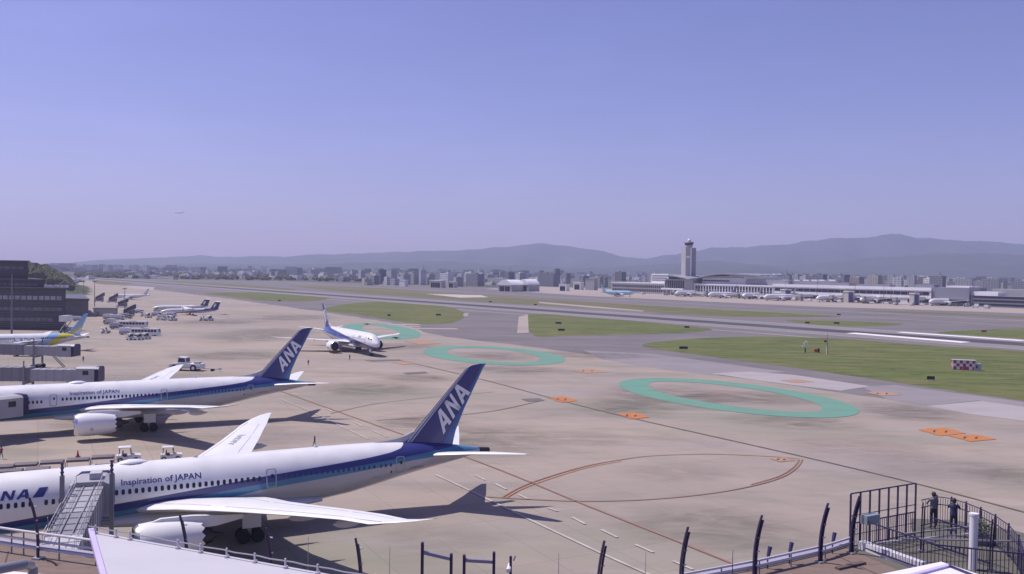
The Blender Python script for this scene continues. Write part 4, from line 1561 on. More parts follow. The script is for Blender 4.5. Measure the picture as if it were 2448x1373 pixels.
# radome on its tower
b = at(138, 688)
t = thing('radar_dome', 'white round radar dome on a short tower beside the wooded hill', 'radome', b)
zc_ = atY(138, 661, b.y).z
rr = 8.5 / FPX * b.y
MB().cyl((0, 0, 0), (0, 0, zc_ - rr * 0.8), rr * 0.55, n=12).build('tower', mid_clad, t)
mb = MB()
mb.rings([[(rr * math.cos(f) * math.cos(a), rr * math.cos(f) * math.sin(a), zc_ + rr * math.sin(f)) for a in (2 * math.pi * j / 20 for j in range(20))]
          for f in [(-0.46 + 0.92 * k / 12) * math.pi for k in range(13)]])
mb.build('dome', rail_white, t, smooth=True)

# ================================================================ INTERNATIONAL TERMINAL
cream = pm('cream_render', (0.52, 0.49, 0.45), 0.7, var=0.05, scale=0.05)
offwhite = pm('off_white_panel', (0.68, 0.665, 0.68), 0.6, var=0.06, scale=0.05)
bandwhite = pm('white_fascia', (0.80, 0.78, 0.80), 0.55, var=0.04, scale=0.05)
greyroof = pm('metal_roof', (0.30, 0.30, 0.335), 0.4, var=0.08, scale=0.05)
facade_grey = pm('facade_grey', (0.34, 0.335, 0.345), 0.65, var=0.06, scale=0.05)
win_dark = pm('dark_glazing', (0.030, 0.030, 0.044), 0.3, var=0.2, scale=0.1, spec=0.15)
blue_grey = pm('blue_grey_wall', (0.22, 0.22, 0.27), 0.6, var=0.06, scale=0.05)


def hor(x):
    return HORY + ROLL * (x - W / 2)


def tt(x):
    k = (x - W / 2) / FPX
    return (k * TB.y - TB.x) / (TD.x - k * TD.y)


def tpt(x, back=0.0):
    return TB + TD * tt(x) + TN * back


def tz(x, y, back=0.0):
    return CAMH - (y - hor(x)) / FPX * tpt(x, back).y


def tblock(name, mat, parent, x0, x1, ytop, depth, back=0.0, z0=0.0, zt=None, ybot=None):
    a, b = tpt(x0), tpt(x1)
    xm = (x0 + x1) / 2
    z1 = zt if zt is not None else tz(xm, ytop, back)
    if ybot is not None:
        z0 = tz(xm, ybot, back)
    P = [a + TN * back, b + TN * back, b + TN * (back + depth), a + TN * (back + depth)]
    return MB().slab(P, z0, z1).build(name, mat, parent)


term = thing('airport_terminal', 'long pale terminal across the runway with arcade and curved roof', 'building', (0, 0, 0))
tblock('wing', facade_grey, term, 1462, 1592, 678, 26)
z_a = tz(1527, 678)
tblock('parapet', offwhite, term, 1461, 1593, 0, 26.4, -0.2, z_a + 0.002, z_a + 1.1)
a0, a1 = tt(1464), tt(1590)
for r_, (zl, zh) in enumerate(((z_a * 0.60, z_a * 0.86), (z_a * 0.22, z_a * 0.46))):
    for i in range(26):
        p = TB + TD * (a0 + (a1 - a0) * (i + 0.5) / 26) - TN * 0.1
        MB().box((p.x, p.y, (zl + zh) / 2), ((a1 - a0) / 26 * 0.62, 0.3, zh - zl), TA).build('window', win_dark, term)
tblock('white_block', bandwhite, term, 1552, 1592, 655, 30, 4.0, z_a + 0.003)
for k, y in enumerate((659.5, 665, 670)):
    zz = tz(1570, y, 4)
    tblock('window_band', blue_grey, term, 1553.5, 1590, 0, 0.4, 3.8, zz - 0.8, zz + 0.8)
# entrance hall under the sweeping roof
tblock('hall', facade_grey, term, 1592, 1660, 668, 40, -3.0)
for i in range(9):
    x = 1594 + i * 5.2
    tblock('window', win_dark, term, x, x + 3.6, 0, 0.3, -3.2, tz(1618, 690, -3), tz(1618, 671, -3))
tblock('canopy', bandwhite, term, 1590, 1642, 0, 6, -8, tz(1616, 693, -8), tz(1616, 689.5, -8))
for i in range(6):
    p = tpt(1594 + i * 9, -7)
    MB().cyl((p.x, p.y, 0), (p.x, p.y, tz(1616, 693, -8)), 0.5, n=8).build('column', offwhite, term)
# sweeping roof: dips at 1657 and rises into a long arc
mb = MB()
prof = [(1593, 660), (1608, 658.5), (1625, 660.5), (1642, 664), (1657, 667.5), (1670, 664.5), (1685, 660), (1705, 656), (1730, 654.5), (1760, 655), (1800, 657), (1822, 658)]
rs = []
for x, y in prof:
    f, k_ = tpt(x, -9 if x < 1665 else -4), tpt(x, 46)
    z = tz(x, y, 0)
    rs.append([(f.x, f.y, z - 0.9), (k_.x, k_.y, z - 0.4), (k_.x, k_.y, z + 0.5), (f.x, f.y, z + 0.2)])
mb.rings(rs)
mb.build('curved_roof', greyroof, term)
tblock('upper_hall', offwhite, term, 1672, 1822, 660.5, 36, 5.0, 0, None)
for k, (x0, x1, y) in enumerate(((1690, 1818, 660), (1680, 1772, 666), (1664, 1738, 674.5))):
    zz = tz((x0 + x1) / 2, y, 4.6)
    tblock('clerestory', greyroof if k < 2 else win_dark, term, x0, x1, 0, 0.5, 4.4, zz + 0.9, zz + 2.2)
# arcade
tblock('arcade', offwhite, term, 1660, 1850, 681, 34, -1.0)
z_c = tz(1755, 681, -1)
tblock('parapet', bandwhite, term, 1659, 1851, 0, 0.5, -1.5, z_c - 1.2, z_c + 0.3)
nb_ = 27
b0, b1 = tt(1663), tt(1848)
for i in range(nb_):
    for zl, zh in ((z_c * 0.30, z_c * 0.54), (z_c * 0.58, z_c * 0.84)):
        p = TB + TD * (b0 + (b1 - b0) * (i + 0.5) / nb_) - TN * 1.12
        MB().box((p.x, p.y, (zl + zh) / 2), ((b1 - b0) / nb_ * 0.60, 0.3, zh - zl), TA).build('window', win_dark, term)
tblock('canopy', bandwhite, term, 1658, 1800, 0, 4, -5.2, z_c * 0.2, z_c * 0.26)
tblock('roof_step', greyroof, term, 1780, 1880, 669, 30, 3.0, 0)
tblock('roof_step', blue_grey, term, 1830, 1990, 672, 24, 10.0, 0)
for x in (1862, 1890, 1912, 1932, 1950, 1975):
    p = tpt(x, 14)
    zr = tz(x, 672, 10)
    MB().box((p.x, p.y, zr + 0.7), (7, 4, 1.4), TA).build('skylight', bandwhite, term)
# right wing with window bands
tblock('wing', offwhite, term, 1850, 2226, 684.5, 30, 0.0)
z_r0 = tz(2038, 684.5)
tblock('fascia', bandwhite, term, 1849, 2227, 0, 0.7, -0.72, z_r0 - 2.6, z_r0 + 0.4)
tblock('fascia', bandwhite, term, 1849, 2227, 0, 0.7, -0.72, z_r0 * 0.36, z_r0 * 0.50)
for r_, (fl, fh) in enumerate(((0.56, 0.76), (0.12, 0.32))):
    n_ = 24
    c0, c1 = tt(1853), tt(2222)
    for i in range(n_):
        if r_ == 1 and i in (3, 4, 9, 10, 14, 15, 20):
            continue
        p = TB + TD * (c0 + (c1 - c0) * (i + 0.5) / n_) - TN * 0.1
        MB().box((p.x, p.y, z_r0 * (fl + fh) / 2), ((c1 - c0) / n_ * 0.93, 0.3, z_r0 * (fh - fl)), TA).build('window', win_dark, term)
for x0, x1, y in ((2040, 2118, 680), (2178, 2224, 680.5), (1985, 2020, 676)):
    tblock('plant_room', blue_grey, term, x0, x1, y, 12, 8.0, 0)
# cream bridge towers with tunnels reaching to the stands
for i, (x, lab) in enumerate(((1906, 'cream'), (2056, 'cream'), (2212, 'cream'))):
    bt = thing('bridge_tower', ('leftmost', 'middle', 'rightmost')[i] + ' of three cream boarding towers before the far terminal', 'tower', (0, 0, 0), 0, 'cream boarding towers')
    tblock('tower_body', cream, bt, x - 8, x + 3, 0, 12, -26, 0, 11.0)
    tblock('blue_panel', pm('blue_panel', (0.055, 0.055, 0.22), 0.5), bt, x + 3.2, x + 6.5, 0, 5, -24, 0, 10.0)
    tblock('tunnel', offwhite, bt, x - 5, x + 1, 0, 13.5, -13.8, 4.5, 8.0)
    tblock('roof', bandwhite, bt, x - 9, x + 4, 0, 13, -26.5, 11.002, 11.7)
t = thing('annex_building', 'plain blue-grey annex block at the right end of the far terminal', 'building', (0, 0, 0))
tblock('wall', blue_grey, t, 2228, 2316, 688, 40, 1.0)
tblock('roof', bandwhite, t, 2256, 2312, 0, 24, 5, tz(2280, 688, 1) + 0.002, tz(2280, 684, 1))
tblock('window_band', win_dark, t, 2236, 2310, 0, 0.3, 0.8, 3, 6)
t = thing('low_terminal_annex', 'long low building with dark bands at the far right edge', 'building', (0, 0, 0))
tblock('wall', blue_grey, t, 2318, 2500, 709, 40, 3.0)
tblock('roof', bandwhite, t, 2316, 2380, 0, 20, 6, tz(2345, 709, 3) + 0.002, tz(2345, 698, 3))
tblock('roof', facade_grey, t, 2340, 2500, 0, 20, 30, tz(2400, 709, 30) + 0.6, tz(2400, 692, 30))
for k in range(3):
    tblock('window_band', win_dark, t, 2322, 2498, 0, 0.3, 2.8, 1.5 + k * 3.4, 3.4 + k * 3.4)
t = thing('warehouse_building', 'white building with dark blue wall panels at the far right edge', 'building', (0, 0, 0))
tblock('wall', bandwhite, t, 2424, 2480, 668, 40, 200)
tblock('blue_panel', pm('blue_panel', (0.055, 0.055, 0.22), 0.5), t, 2434, 2440, 0, 0.6, 199, 2, tz(2437, 676, 199))
tblock('blue_panel', pm('blue_panel', (0.055, 0.055, 0.22), 0.5), t, 2444, 2476, 0, 0.6, 199, 2, tz(2460, 670, 199))

# control tower
ct = atY(1645, 700, 1120)
ty = 1120.0
t = thing('control_tower', 'tall pale control tower with dark glazed cab above the far terminal', 'control tower', (ct.x, ty, 0), 0.25)


def cz(y):
    return CAMH - (y - hor(1645)) / FPX * ty


sw = 14.2 / FPX * ty
z1 = cz(591)
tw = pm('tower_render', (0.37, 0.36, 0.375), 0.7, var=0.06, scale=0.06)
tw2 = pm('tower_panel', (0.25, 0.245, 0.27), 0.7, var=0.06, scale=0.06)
MB().box((-sw * 0.5, 0, z1 / 2), (sw * 0.92, sw * 1.7, z1)).build('shaft', tw, t)
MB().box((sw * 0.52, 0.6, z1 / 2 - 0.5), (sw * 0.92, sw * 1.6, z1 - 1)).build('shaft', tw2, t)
MB().cyl((0, -sw * 0.8, 0), (0, -sw * 0.8, z1 - 1.5), sw * 0.13, n=10).build('riser', bandwhite, t)
for k in range(9):
    zz = z1 * (0.30 + 0.075 * k)
    MB().box((sw * 0.55, 0.6 - sw * 0.82, zz), (sw * 0.7, 0.3, z1 * 0.028)).build('window_band', blue_grey, t)
MB().box((-sw * 0.55, -sw * 0.87, cz(614.5)), (sw * 0.62, 0.35, 2.4)).build('sign_panel', bandwhite, t)
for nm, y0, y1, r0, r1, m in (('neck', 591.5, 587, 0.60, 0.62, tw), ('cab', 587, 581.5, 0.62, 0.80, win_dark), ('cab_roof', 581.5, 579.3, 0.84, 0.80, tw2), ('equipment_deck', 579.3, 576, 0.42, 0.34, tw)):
    MB().cyl((0, 0, cz(y0) + 0.002), (0, 0, cz(y1)), sw * r0 * 1.0, sw * r1, 10, caps=True).build(nm, m, t)
mb = MB()
r_ = sw * 0.24
mb.rings([[(r_ * math.cos(f) * math.cos(a), r_ * math.cos(f) * math.sin(a), cz(575) + r_ * math.sin(f)) for a in (2 * math.pi * j / 14 for j in range(14))]
          for f in [(-0.46 + 0.92 * k / 8) * math.pi for k in range(9)]])
mb.build('dome', bandwhite, t, smooth=True)
MB().cyl((sw * 0.3, 0, cz(577)), (sw * 0.3, 0, cz(570)), 0.15, n=6).build('antenna', steel, t)


# ---- hangars and sheds on the far side
def shed(label, x0, x1, ybase, ytop, depth, wallm, roofm, arch=0.0, doors=0, name='hangar'):
    a, b = at(x0, ybase), at(x1, ybase)
    Y = (a.y + b.y) / 2
    w = (x1 - x0) / FPX * Y * 0.80
    depth *= 0.5
    hgt = (ybase - ytop) / FPX * Y
    t = thing(name, label, 'hangar' if name == 'hangar' else 'building', ((a.x + b.x) / 2, Y, 0), -0.65)
    wall_h = hgt * (1 - arch)
    MB().box((0, depth / 2, wall_h / 2), (w, depth, wall_h)).build('wall', wallm, t)
    if arch:
        n = 14
        prof = [(-w / 2 - 0.4 + (w + 0.8) * i / n, wall_h + 0.003 + hgt * arch * math.sin(math.pi * i / n) ** 0.8) for i in range(n + 1)]
        mb = MB()
        mb.rings([[(x, y, z) for x, z in prof] + [(w / 2 + 0.4, y, wall_h - 0.6), (-w / 2 - 0.4, y, wall_h - 0.6)] for y in (-0.5, depth + 0.5)])
        mb.build('roof', roofm, t)
    else:
        MB().box((0, depth / 2, wall_h + 0.45), (w + 0.8, depth + 0.8, 0.9)).build('roof', roofm, t)
    for i in range(doors):
        dw = w * 0.8 / doors
        MB().box((-w * 0.4 + dw * (i + 0.5), -0.1, wall_h * 0.38), (dw * 0.86, 0.3, wall_h * 0.72)).build('door', win_dark, t)
    return t


beige = pm('beige_render', (0.50, 0.46, 0.425), 0.75, var=0.06, scale=0.05)
shed('pale hangar with arched roof across the runway', 1180, 1232, 697, 669, 55, beige, bandwhite, 0.42, 2)
shed('grey-walled hangar with white roof joined right of the arched hangar', 1230, 1270, 697, 668, 50, facade_grey, bandwhite, 0.40, 1)
shed('small white cube building left of the far sheds', 950, 973, 685, 671, 14, offwhite, bandwhite, 0, 0, 'shed_building')
shed('white-roofed fire station with dark open bays', 1017, 1064, 688, 671.5, 20, beige, bandwhite, 0, 5, 'shed_building')
shed('low cream annex right of the white-roofed fire station', 1066, 1090, 688, 675, 16, cream, offwhite, 0, 1, 'shed_building')
shed('white box building right of the hangars', 1331, 1358, 696, 681, 16, bandwhite, offwhite, 0, 1, 'shed_building')
shed('white building with dark door further right of the hangars', 1366, 1392, 693, 676, 18, offwhite, bandwhite, 0, 1, 'shed_building')
shed('grey box building just left of the turquoise-blue jet', 1394, 1425, 694, 668, 20, facade_grey, greyroof, 0, 0, 'shed_building')


# ================================================================ THE CITY
def city_mat(name, c1, c2, sx, sz):
    m = bpy.data.materials.new(name)
    m.use_nodes = True
    n, l = m.node_tree.nodes, m.node_tree.links
    b = n['Principled BSDF']
    b.inputs['Roughness'].default_value = 0.7
    tc = n.new('ShaderNodeTexCoord')
    mp = n.new('ShaderNodeMapping')
    mp.inputs['Rotation'].default_value = (math.pi / 2, 0, 0)
    l.new(tc.outputs['Object'], mp.inputs[0])
    br = n.new('ShaderNodeTexBrick')
    br.offset = 0
    br.inputs['Scale'].default_value = 1
    br.inputs['Brick Width'].default_value = sx
    br.inputs['Row Height'].default_value = sz
    br.inputs['Mortar Size'].default_value = 0.7
    br.inputs['Mortar Smooth'].default_value = 0.0
    br.inputs['Color1'].default_value = (*c2, 1)
    br.inputs['Color2'].default_value = tuple(c * 1.4 for c in c2) + (1,)
    br.inputs['Mortar'].default_value = (*c1, 1)
    l.new(mp.outputs[0], br.inputs['Vector'])
    l.new(br.outputs[0], b.inputs['Base Color'])
    return m


CITY = [('pale grey', city_mat('city_pale', (0.50, 0.49, 0.49), (0.20, 0.20, 0.23), 4.0, 3.2)),
        ('brownish', city_mat('city_brown', (0.33, 0.285, 0.265), (0.15, 0.14, 0.15), 4.5, 3.2)),
        ('white', city_mat('city_white', (0.68, 0.66, 0.66), (0.30, 0.30, 0.33), 5.0, 3.4)),
        ('dark grey', city_mat('city_dark', (0.23, 0.23, 0.26), (0.10, 0.10, 0.13), 4.0, 3.2)),
        ('beige', city_mat('city_beige', (0.46, 0.42, 0.37), (0.20, 0.19, 0.19), 4.2, 3.3)),
        ('mid grey', city_mat('city_mid', (0.36, 0.355, 0.37), (0.16, 0.16, 0.18), 4.0, 3.0))]
crng = random.Random(11)
roof_me = {}


def city_block(x, Y, w, d, hgt, ci, label=None):
    k, m = CITY[ci]
    X = (x - W / 2) / FPX * Y
    big = hgt > 23
    reg = 'on the left skyline' if x < 820 else 'behind the far hangars' if x < 1450 else 'around the control tower' if x < 1820 else 'behind the long terminal wing' if x < 2230 else 'at the far right skyline'
    size = ('tall ' if big else 'mid-rise ' if hgt > 15 else 'low ') + ('wide ' if w > 18 else 'narrow ')
    lab = label or (size + k + ' city building ' + reg)
    t = thing('city_building', lab, 'building', (X, Y, 0), TA + crng.uniform(-0.25, 0.25), None if label else 'distant ' + size + k + ' city buildings ' + reg)
    MB().box((0, 0, hgt / 2), (w, d, hgt)).build('wall', m, t)
    if crng.random() < 0.4:
        f_ = crng.uniform(0.35, 0.8)
        sg_ = crng.choice((-1, 1))
        MB().box((sg_ * w * 0.75, 0.4, hgt * f_ / 2), (w * 0.5, d * 0.9, hgt * f_)).build('wing', CITY[crng.randrange(6)][1], t)
    if crng.random() < 0.25:
        MB().cyl((w * 0.2, 0, hgt), (w * 0.2, 0, hgt + crng.uniform(4, 9)), 0.35, n=5).build('antenna', CITY[3][1], t)
    MB().box((w * crng.uniform(-0.25, 0.25), 0, hgt + 0.9), (w * 0.3, d * 0.4, 1.8)).build('roof_house', CITY[crng.randrange(6)][1], t)
    return t


for i in range(95):
    Y = crng.uniform(1750, 2900)
    city_block(crng.uniform(300, 950), Y, crng.uniform(8, 30), crng.uniform(8, 14), crng.choice((4, 5, 6, 7, 8, 9, 10, 12, 15)), crng.choice((0, 0, 0, 2, 2, 2, 3, 4, 5, 1)))
for i in range(120):
    Y = crng.uniform(1420, 2600)
    city_block(crng.uniform(820, 1640), Y, crng.uniform(8, 26), crng.uniform(8, 14), crng.choice((5, 6, 8, 9, 11, 13, 15, 18, 22)), crng.choice((0, 0, 1, 2, 2, 3, 4, 5, 5)))
for i in range(95):
    Y = crng.uniform(1350, 2200)
    city_block(crng.uniform(1820, 2460), Y, crng.uniform(9, 26), crng.uniform(8, 14), crng.choice((14, 17, 19, 21, 22, 24, 26, 28)), crng.choice((0, 0, 1, 3, 4, 5, 5, 2, 2)))
for x, Y, w, hgt, ci, lab in (
        (1483, 1500, 13.5, 27.3, 3, 'tall dark slab tower just left of the far terminal'),
        (1135, 1500, 32, 20.3, 3, 'wide dark grey block left of the arched hangar'),
        (912, 1600, 10, 25, 3, 'narrow dark tower in the middle of the skyline'),
        (982, 1600, 40, 19.6, 5, 'wide grey block right of the narrow dark tower'),
        (1010, 1520, 4.5, 26, 2, 'thin white tower on the left middle skyline'),
        (1068, 1500, 20, 21, 2, 'white framed block above the fire station'),
        (1217, 1550, 12, 24, 3, 'dark slab standing behind the arched hangar'),
        (1312, 1550, 32, 23, 3, 'wide dark block right behind the hangars'),
        (1331, 1545, 3.5, 31, 1, 'slender dark chimney-like tower behind the hangars'),
        (1245, 1600, 14, 22.5, 0, 'pale stepped tower behind the white-roofed hangar'),
        (1960, 1500, 18, 28, 3, 'dark grey apartment slab behind the terminal skylights'),
        (2010, 1480, 26, 28, 3, 'broad dark apartment tower pair behind the right wing'),
        (2245, 1450, 5, 30, 1, 'slim brown tower behind the blue-grey annex'),
        (2215, 1500, 26, 26.5, 1, 'brown apartment block left of the slim brown tower'),
        (2305, 1400, 24, 24.5, 0, 'pale apartment block above the blue-grey annex'),
        (2370, 1420, 24, 25.5, 5, 'grey apartment block near the far right skyline')):
    city_block(x, Y, w, 14, hgt, ci, lab)

# ---- the hazy city carpet further out, too far to count
mb = MB()
rg = random.Random(17)
for i in range(1500):
    Y = 2900 + 3600 * rg.random() ** 1.3
    X = rg.uniform(-0.62, 0.62) * Y
    hh = rg.choice((4, 5, 6, 8, 10, 14, 20)) * rg.uniform(0.8, 1.4)
    ww = rg.uniform(12, 50)
    mb.box((X, Y, hh / 2), (ww, ww * 0.6, hh), rg.uniform(-0.6, 0.6), rg.randrange(3))
tag(mb.build('far_city', [pm('far_city_pale', (0.42, 0.41, 0.41), 0.8), pm('far_city_grey', (0.22, 0.21, 0.22), 0.8), pm('far_city_dark', (0.11, 0.11, 0.12), 0.8)], None, kind='stuff'),
    'hazy carpet of distant city roofs at the foot of the mountains', 'city')

# ---- wooded belt and hill (one mass of trees each)
leafm = [ground_mat('far_foliage_a', [(0.03, (1, 1), 0, 0.42, 0.66, (0.035, 0.05, 0.022), 0.9)], (0.075, 0.088, 0.04)),
         ground_mat('far_foliage_b', [(0.05, (1, 1), 0, 0.42, 0.66, (0.05, 0.06, 0.03), 0.9)], (0.10, 0.105, 0.055))]


def clumps(name, spots, label, cat):
    mb = MB()
    rg = random.Random(3)
    for (x, y, z, r) in spots:
        n, rings_ = 7, []
        for f in (-0.35, -0.1, 0.15, 0.35, 0.48):
            rings_.append([(x + r * math.cos(f * math.pi) * math.cos(a + f) * rg.uniform(0.7, 1.25), y + r * math.cos(f * math.pi) * math.sin(a + f) * rg.uniform(0.7, 1.25),
                            z + r * 0.9 * math.sin(f * math.pi) * rg.uniform(0.85, 1.2)) for a in (2 * math.pi * j / n for j in range(n))])
        mb.rings(rings_, rg.randrange(2))
    o = mb.build(name, leafm, None, kind='stuff')
    return tag(o, label, cat)


rg = random.Random(5)
spots = []
for i in range(700):
    x = rg.uniform(180, 900)
    Y = rg.uniform(1750, 2700)
    X = (x - W / 2) / FPX * Y
    spots.append((X, Y, rg.uniform(0.5, 3.5), rg.uniform(3, 6)))
clumps('tree_belt', spots, 'dark hazy belt of trees at the far edge of the airfield', 'trees')
spots = []
for i in range(620):
    Y = rg.uniform(820, 1150)
    x = rg.uniform(20, 165)
    X = (x - W / 2) / FPX * Y
    f = max(0.0, math.cos((x - 70) / 110 * math.pi / 2)) ** 0.8 if x > 70 else 1.0
    f *= 1 - abs((Y - 960) / 260) ** 2
    spots.append((X, Y, max(1.5, 24.5 * f * rg.uniform(0.75, 1.0)), rg.uniform(3.0, 6.5)))
clumps('hill_wood', spots, 'green wooded hill rising behind the dark terminal block', 'trees')
hl = MB()
n = 20
vs = []
for j in range(n + 1):
    for i in range(n + 1):
        X, Y = -640 + 300 * i / n, 760 + 420 * j / n
        x = X / Y * FPX + W / 2
        f = max(0.0, math.cos((x - 70) / 110 * math.pi / 2)) ** 0.8 if 70 < x < 180 else (1.0 if x <= 70 else 0)
        f *= max(0, 1 - abs((Y - 960) / 200) ** 2)
        vs.append((X, Y, 24 * f - 0.2))
hl.add(vs, [(j * (n + 1) + i, j * (n + 1) + i + 1, (j + 1) * (n + 1) + i + 1, (j + 1) * (n + 1) + i) for j in range(n) for i in range(n)])
struct('hill', hl, leafm[0], smooth=True)
# low scrub and sheds along the left horizon
for x, yb, w, hgt, ci in ((180, 668, 30, 5, 2), (165, 672, 16, 6, 0), (150, 690, 20, 5, 2), (215, 662, 26, 6, 2), (400, 662, 60, 5, 0), (455, 661, 14, 9, 2)):
    b = at(x, yb + 6)
    city_block(x, b.y, w, 10, hgt, ci)

# ================================================================ MOUNTAINS
mtn = ground_mat('mountain_forest', [(0.0012, (1, 1), 0.2, 0.40, 0.66, (0.03, 0.042, 0.03), 0.9), (0.006, (1, 1), 0, 0.48, 0.72, (0.075, 0.085, 0.055), 0.7)], (0.05, 0.062, 0.042))


def ridge(name, D, prof, front, seed):
    rg = random.Random(seed)
    mb = MB()
    xs = [p[0] for p in prof]
    n = 260
    rows = 12
    ph = [rg.uniform(0, 6.28) for _ in range(24)]
    vs = []
    cols = []
    for i in range(n + 1):
        x = xs[0] + (xs[-1] - xs[0]) * i / n
        for a, b in zip(prof, prof[1:]):
            if a[0] <= x <= b[0]:
                t = (x - a[0]) / (b[0] - a[0])
                t = t * t * (3 - 2 * t)
                y = a[1] + (b[1] - a[1]) * t
                break
        y += 0.7 * math.sin(x * 0.11 + ph[0]) + 0.5 * math.sin(x * 0.27 + ph[1]) + 0.35 * math.sin(x * 0.6 + ph[2])
        zr = CAMH - (y - hor(x)) / FPX * D
        X = (x - W / 2) / FPX * D
        col = []
        for j in range(rows + 1):
            f = j / rows                    # 0 front foot .. 0.7 ridge .. 1 back foot
            if f <= 0.7:
                g = f / 0.7
                z = zr * (g ** 1.15)
                Y = D - front * (1 - g)
                wob = (1 - g) * g * 4
                z += zr * 0.10 * wob * math.sin(X * 0.004 + ph[3] + g * 3) + zr * 0.06 * wob * math.sin(X * 0.011 + ph[4] - g * 5)
                Xs = X
            else:
                g = (f - 0.7) / 0.3
                z = zr * (1 - g)
                Y = D + front * 0.6 * g
                Xs = X
            col.append((Xs, Y, max(z, -1.0) if 0 < j < rows else -1.0))
        cols.append(col)
    m = rows + 1
    vs = [p for c in cols for p in c]
    fs = [(i * m + j, (i + 1) * m + j, (i + 1) * m + j + 1, i * m + j + 1) for i in range(n) for j in range(rows)]
    mb.add(vs, fs)
    return struct(name, mb, mtn, smooth=True)


ridge('mountain_range', 9000, ((-300, 640), (0, 640), (130, 639), (215, 636), (260, 629), (340, 618), (430, 613), (490, 609), (540, 613), (620, 612), (700, 613),
                               (760, 607), (880, 603), (950, 600), (1040, 599), (1120, 596), (1200, 587), (1280, 578), (1350, 585), (1420, 597), (1490, 612), (1530, 617),
                               (1600, 606), (1650, 597), (1700, 590), (1780, 588), (1860, 583), (1920, 571), (2000, 563), (2080, 562), (2125, 556), (2190, 566),
                               (2250, 570), (2330, 570), (2400, 577), (2448, 581), (2750, 600)), 2200, 1)
ridge('mountain_range', 6300, ((-200, 646), (350, 636), (520, 630), (700, 632), (860, 627), (1040, 624), (1240, 634), (1420, 640), (1560, 632), (1700, 622), (1850, 634), (1980, 624), (2100, 613), (2230, 604),
                               (2330, 601), (2450, 606), (2750, 620)), 1500, 2)

# ================================================================ FOREGROUND: the terminal roof deck
deck_brown = ground_mat('deck_planks', [(0.8, (1, 6), 0.5, 0.42, 0.7, (0.15, 0.105, 0.09), 0.9), (4, (1, 1), 0, 0.5, 0.8, (0.25, 0.19, 0.17), 0.4)], (0.205, 0.155, 0.138), rough=0.8)
canopy_top = ground_mat('canopy_membrane', [(0.25, (1, 3), 0.3, 0.42, 0.72, (0.47, 0.46, 0.51), 0.8), (3.0, (1, 1), 0, 0.55, 0.8, (0.45, 0.44, 0.48), 0.3)], (0.52, 0.505, 0.555), rough=0.5)
white_edge = pm('white_edge_paint', (0.74, 0.72, 0.76), 0.45)
olive = ground_mat('platform_floor', [(0.6, (1, 1), 0, 0.42, 0.7, (0.10, 0.10, 0.075), 0.8)], (0.135, 0.125, 0.115))
DZ = 16.9
ARC = [(-27, 39.0), (-19.6, 36.4), (-12.7, 34.2), (-5.6, 31.6), (-3.2, 31.0), (0, 29.9), (3.3, 31.8), (6.6, 33.6), (9.9, 35.3), (13.2, 37.3), (15.1, 38.7)]
tb = thing('roof_terrace', 'brown roof terrace of the building below the viewer', 'terrace', (0, 0, 0))
poly = ARC + [(22, 36), (26, 30), (26, -20), (-34, -20), (-34, 34)]
MB().slab([(x, y) for x, y in poly], DZ - 0.5, DZ).build('floor', deck_brown, tb)
MB().slab([(x * 0.97, y - 1.6) for x, y in poly], 0, DZ - 0.502).build('building_wall', mid_clad, tb)
for a, b in zip(ARC, ARC[1:]):
    mb = MB()
    mb.bar((a[0], a[1] + 0.12, DZ + 0.10), (b[0], b[1] + 0.12, DZ + 0.10), 0.24, 0.16)
    mb.build('edge_kerb', pm('lilac_kerb', (0.33, 0.31, 0.40), 0.6), tb)
joint = pm('deck_joint', (0.07, 0.05, 0.05), 0.8)
for a, b in (((10.5, 34.9), (12.2, 30)), ((13.8, 37.2), (16.0, 31)), ((-16, 34.9), (-13, 29)), ((-20.5, 36.2), (-17.5, 30))):
    MB().bar((a[0], a[1], DZ + 0.004), (b[0], b[1], DZ + 0.004), 0.06, 0.008).build('floor_joint', joint, tb)
p0, p1 = at(1995, 1338, DZ + 0.2), at(2078, 1322, DZ + 0.2)
MB().bar((13.2, 35.4, DZ + 0.05), (14.6, 36.2, DZ + 0.05), 0.22, 0.08).build('bench_kerb', pm('kerb_brown', (0.12, 0.085, 0.085), 0.7), tb)

# double pipe rails along the edge, left and right stretches
for nm, pts, lab in (('left', [(-27, 38.3), (-19.6, 35.7), (-12.7, 33.5), (-9.6, 32.4)], 'pale double pipe guard rail at the lower left terrace edge'),
                     ('right', [(3.3, 31.2), (6.6, 33.0), (9.9, 34.75), (13.2, 36.75), (14.7, 37.9)], 'pale double pipe guard rail along the right terrace edge')):
    g = thing('guard_rail', lab, 'railing', (0, 0, 0), 0, 'terrace guard rails')
    for z in ((0.55, 0.34) if nm == 'right' else (0.98, 0.66, 0.34)):
        MB().tube([(x, y, DZ + z) for x, y in pts], 0.055, 8).build('rail_pipe', rail_white, g, smooth=True)
    for a, b in zip(pts, pts[1:]):
        L_ = math.dist(a, b)
        for k in range(int(L_ / 1.8) + 1):
            f = k * 1.8 / L_
            MB().cyl((a[0] + (b[0] - a[0]) * f, a[1] + (b[1] - a[1]) * f, DZ), (a[0] + (b[0] - a[0]) * f, a[1] + (b[1] - a[1]) * f, DZ + (0.55 if nm == 'right' else 0.98)), 0.03, n=6).build('rail_post', bridge_dark, g)
# small spotlights on the right edge
for i, (x, y) in enumerate(((1835, 1348), (1887, 1337), (1990, 1312))):
    p = at(x, y, DZ + 0.2)
    s = thing('spotlight', ('left', 'middle', 'right')[i] + 'most small dark spotlight on the right guard rail' if i != 1 else 'middle small dark spotlight on the right guard rail', 'spotlight', (p.x, p.y, DZ), 0, 'edge spotlights')
    MB().cyl((0, 0, 0), (0, 0, 0.55), 0.03, n=6).build('stem', navy_steel, s)
    MB().cyl((0, -0.05, 0.5), (0.12, 0.1, 0.85), 0.07, 0.09, 10).build('lamp_head', navy_steel, s)

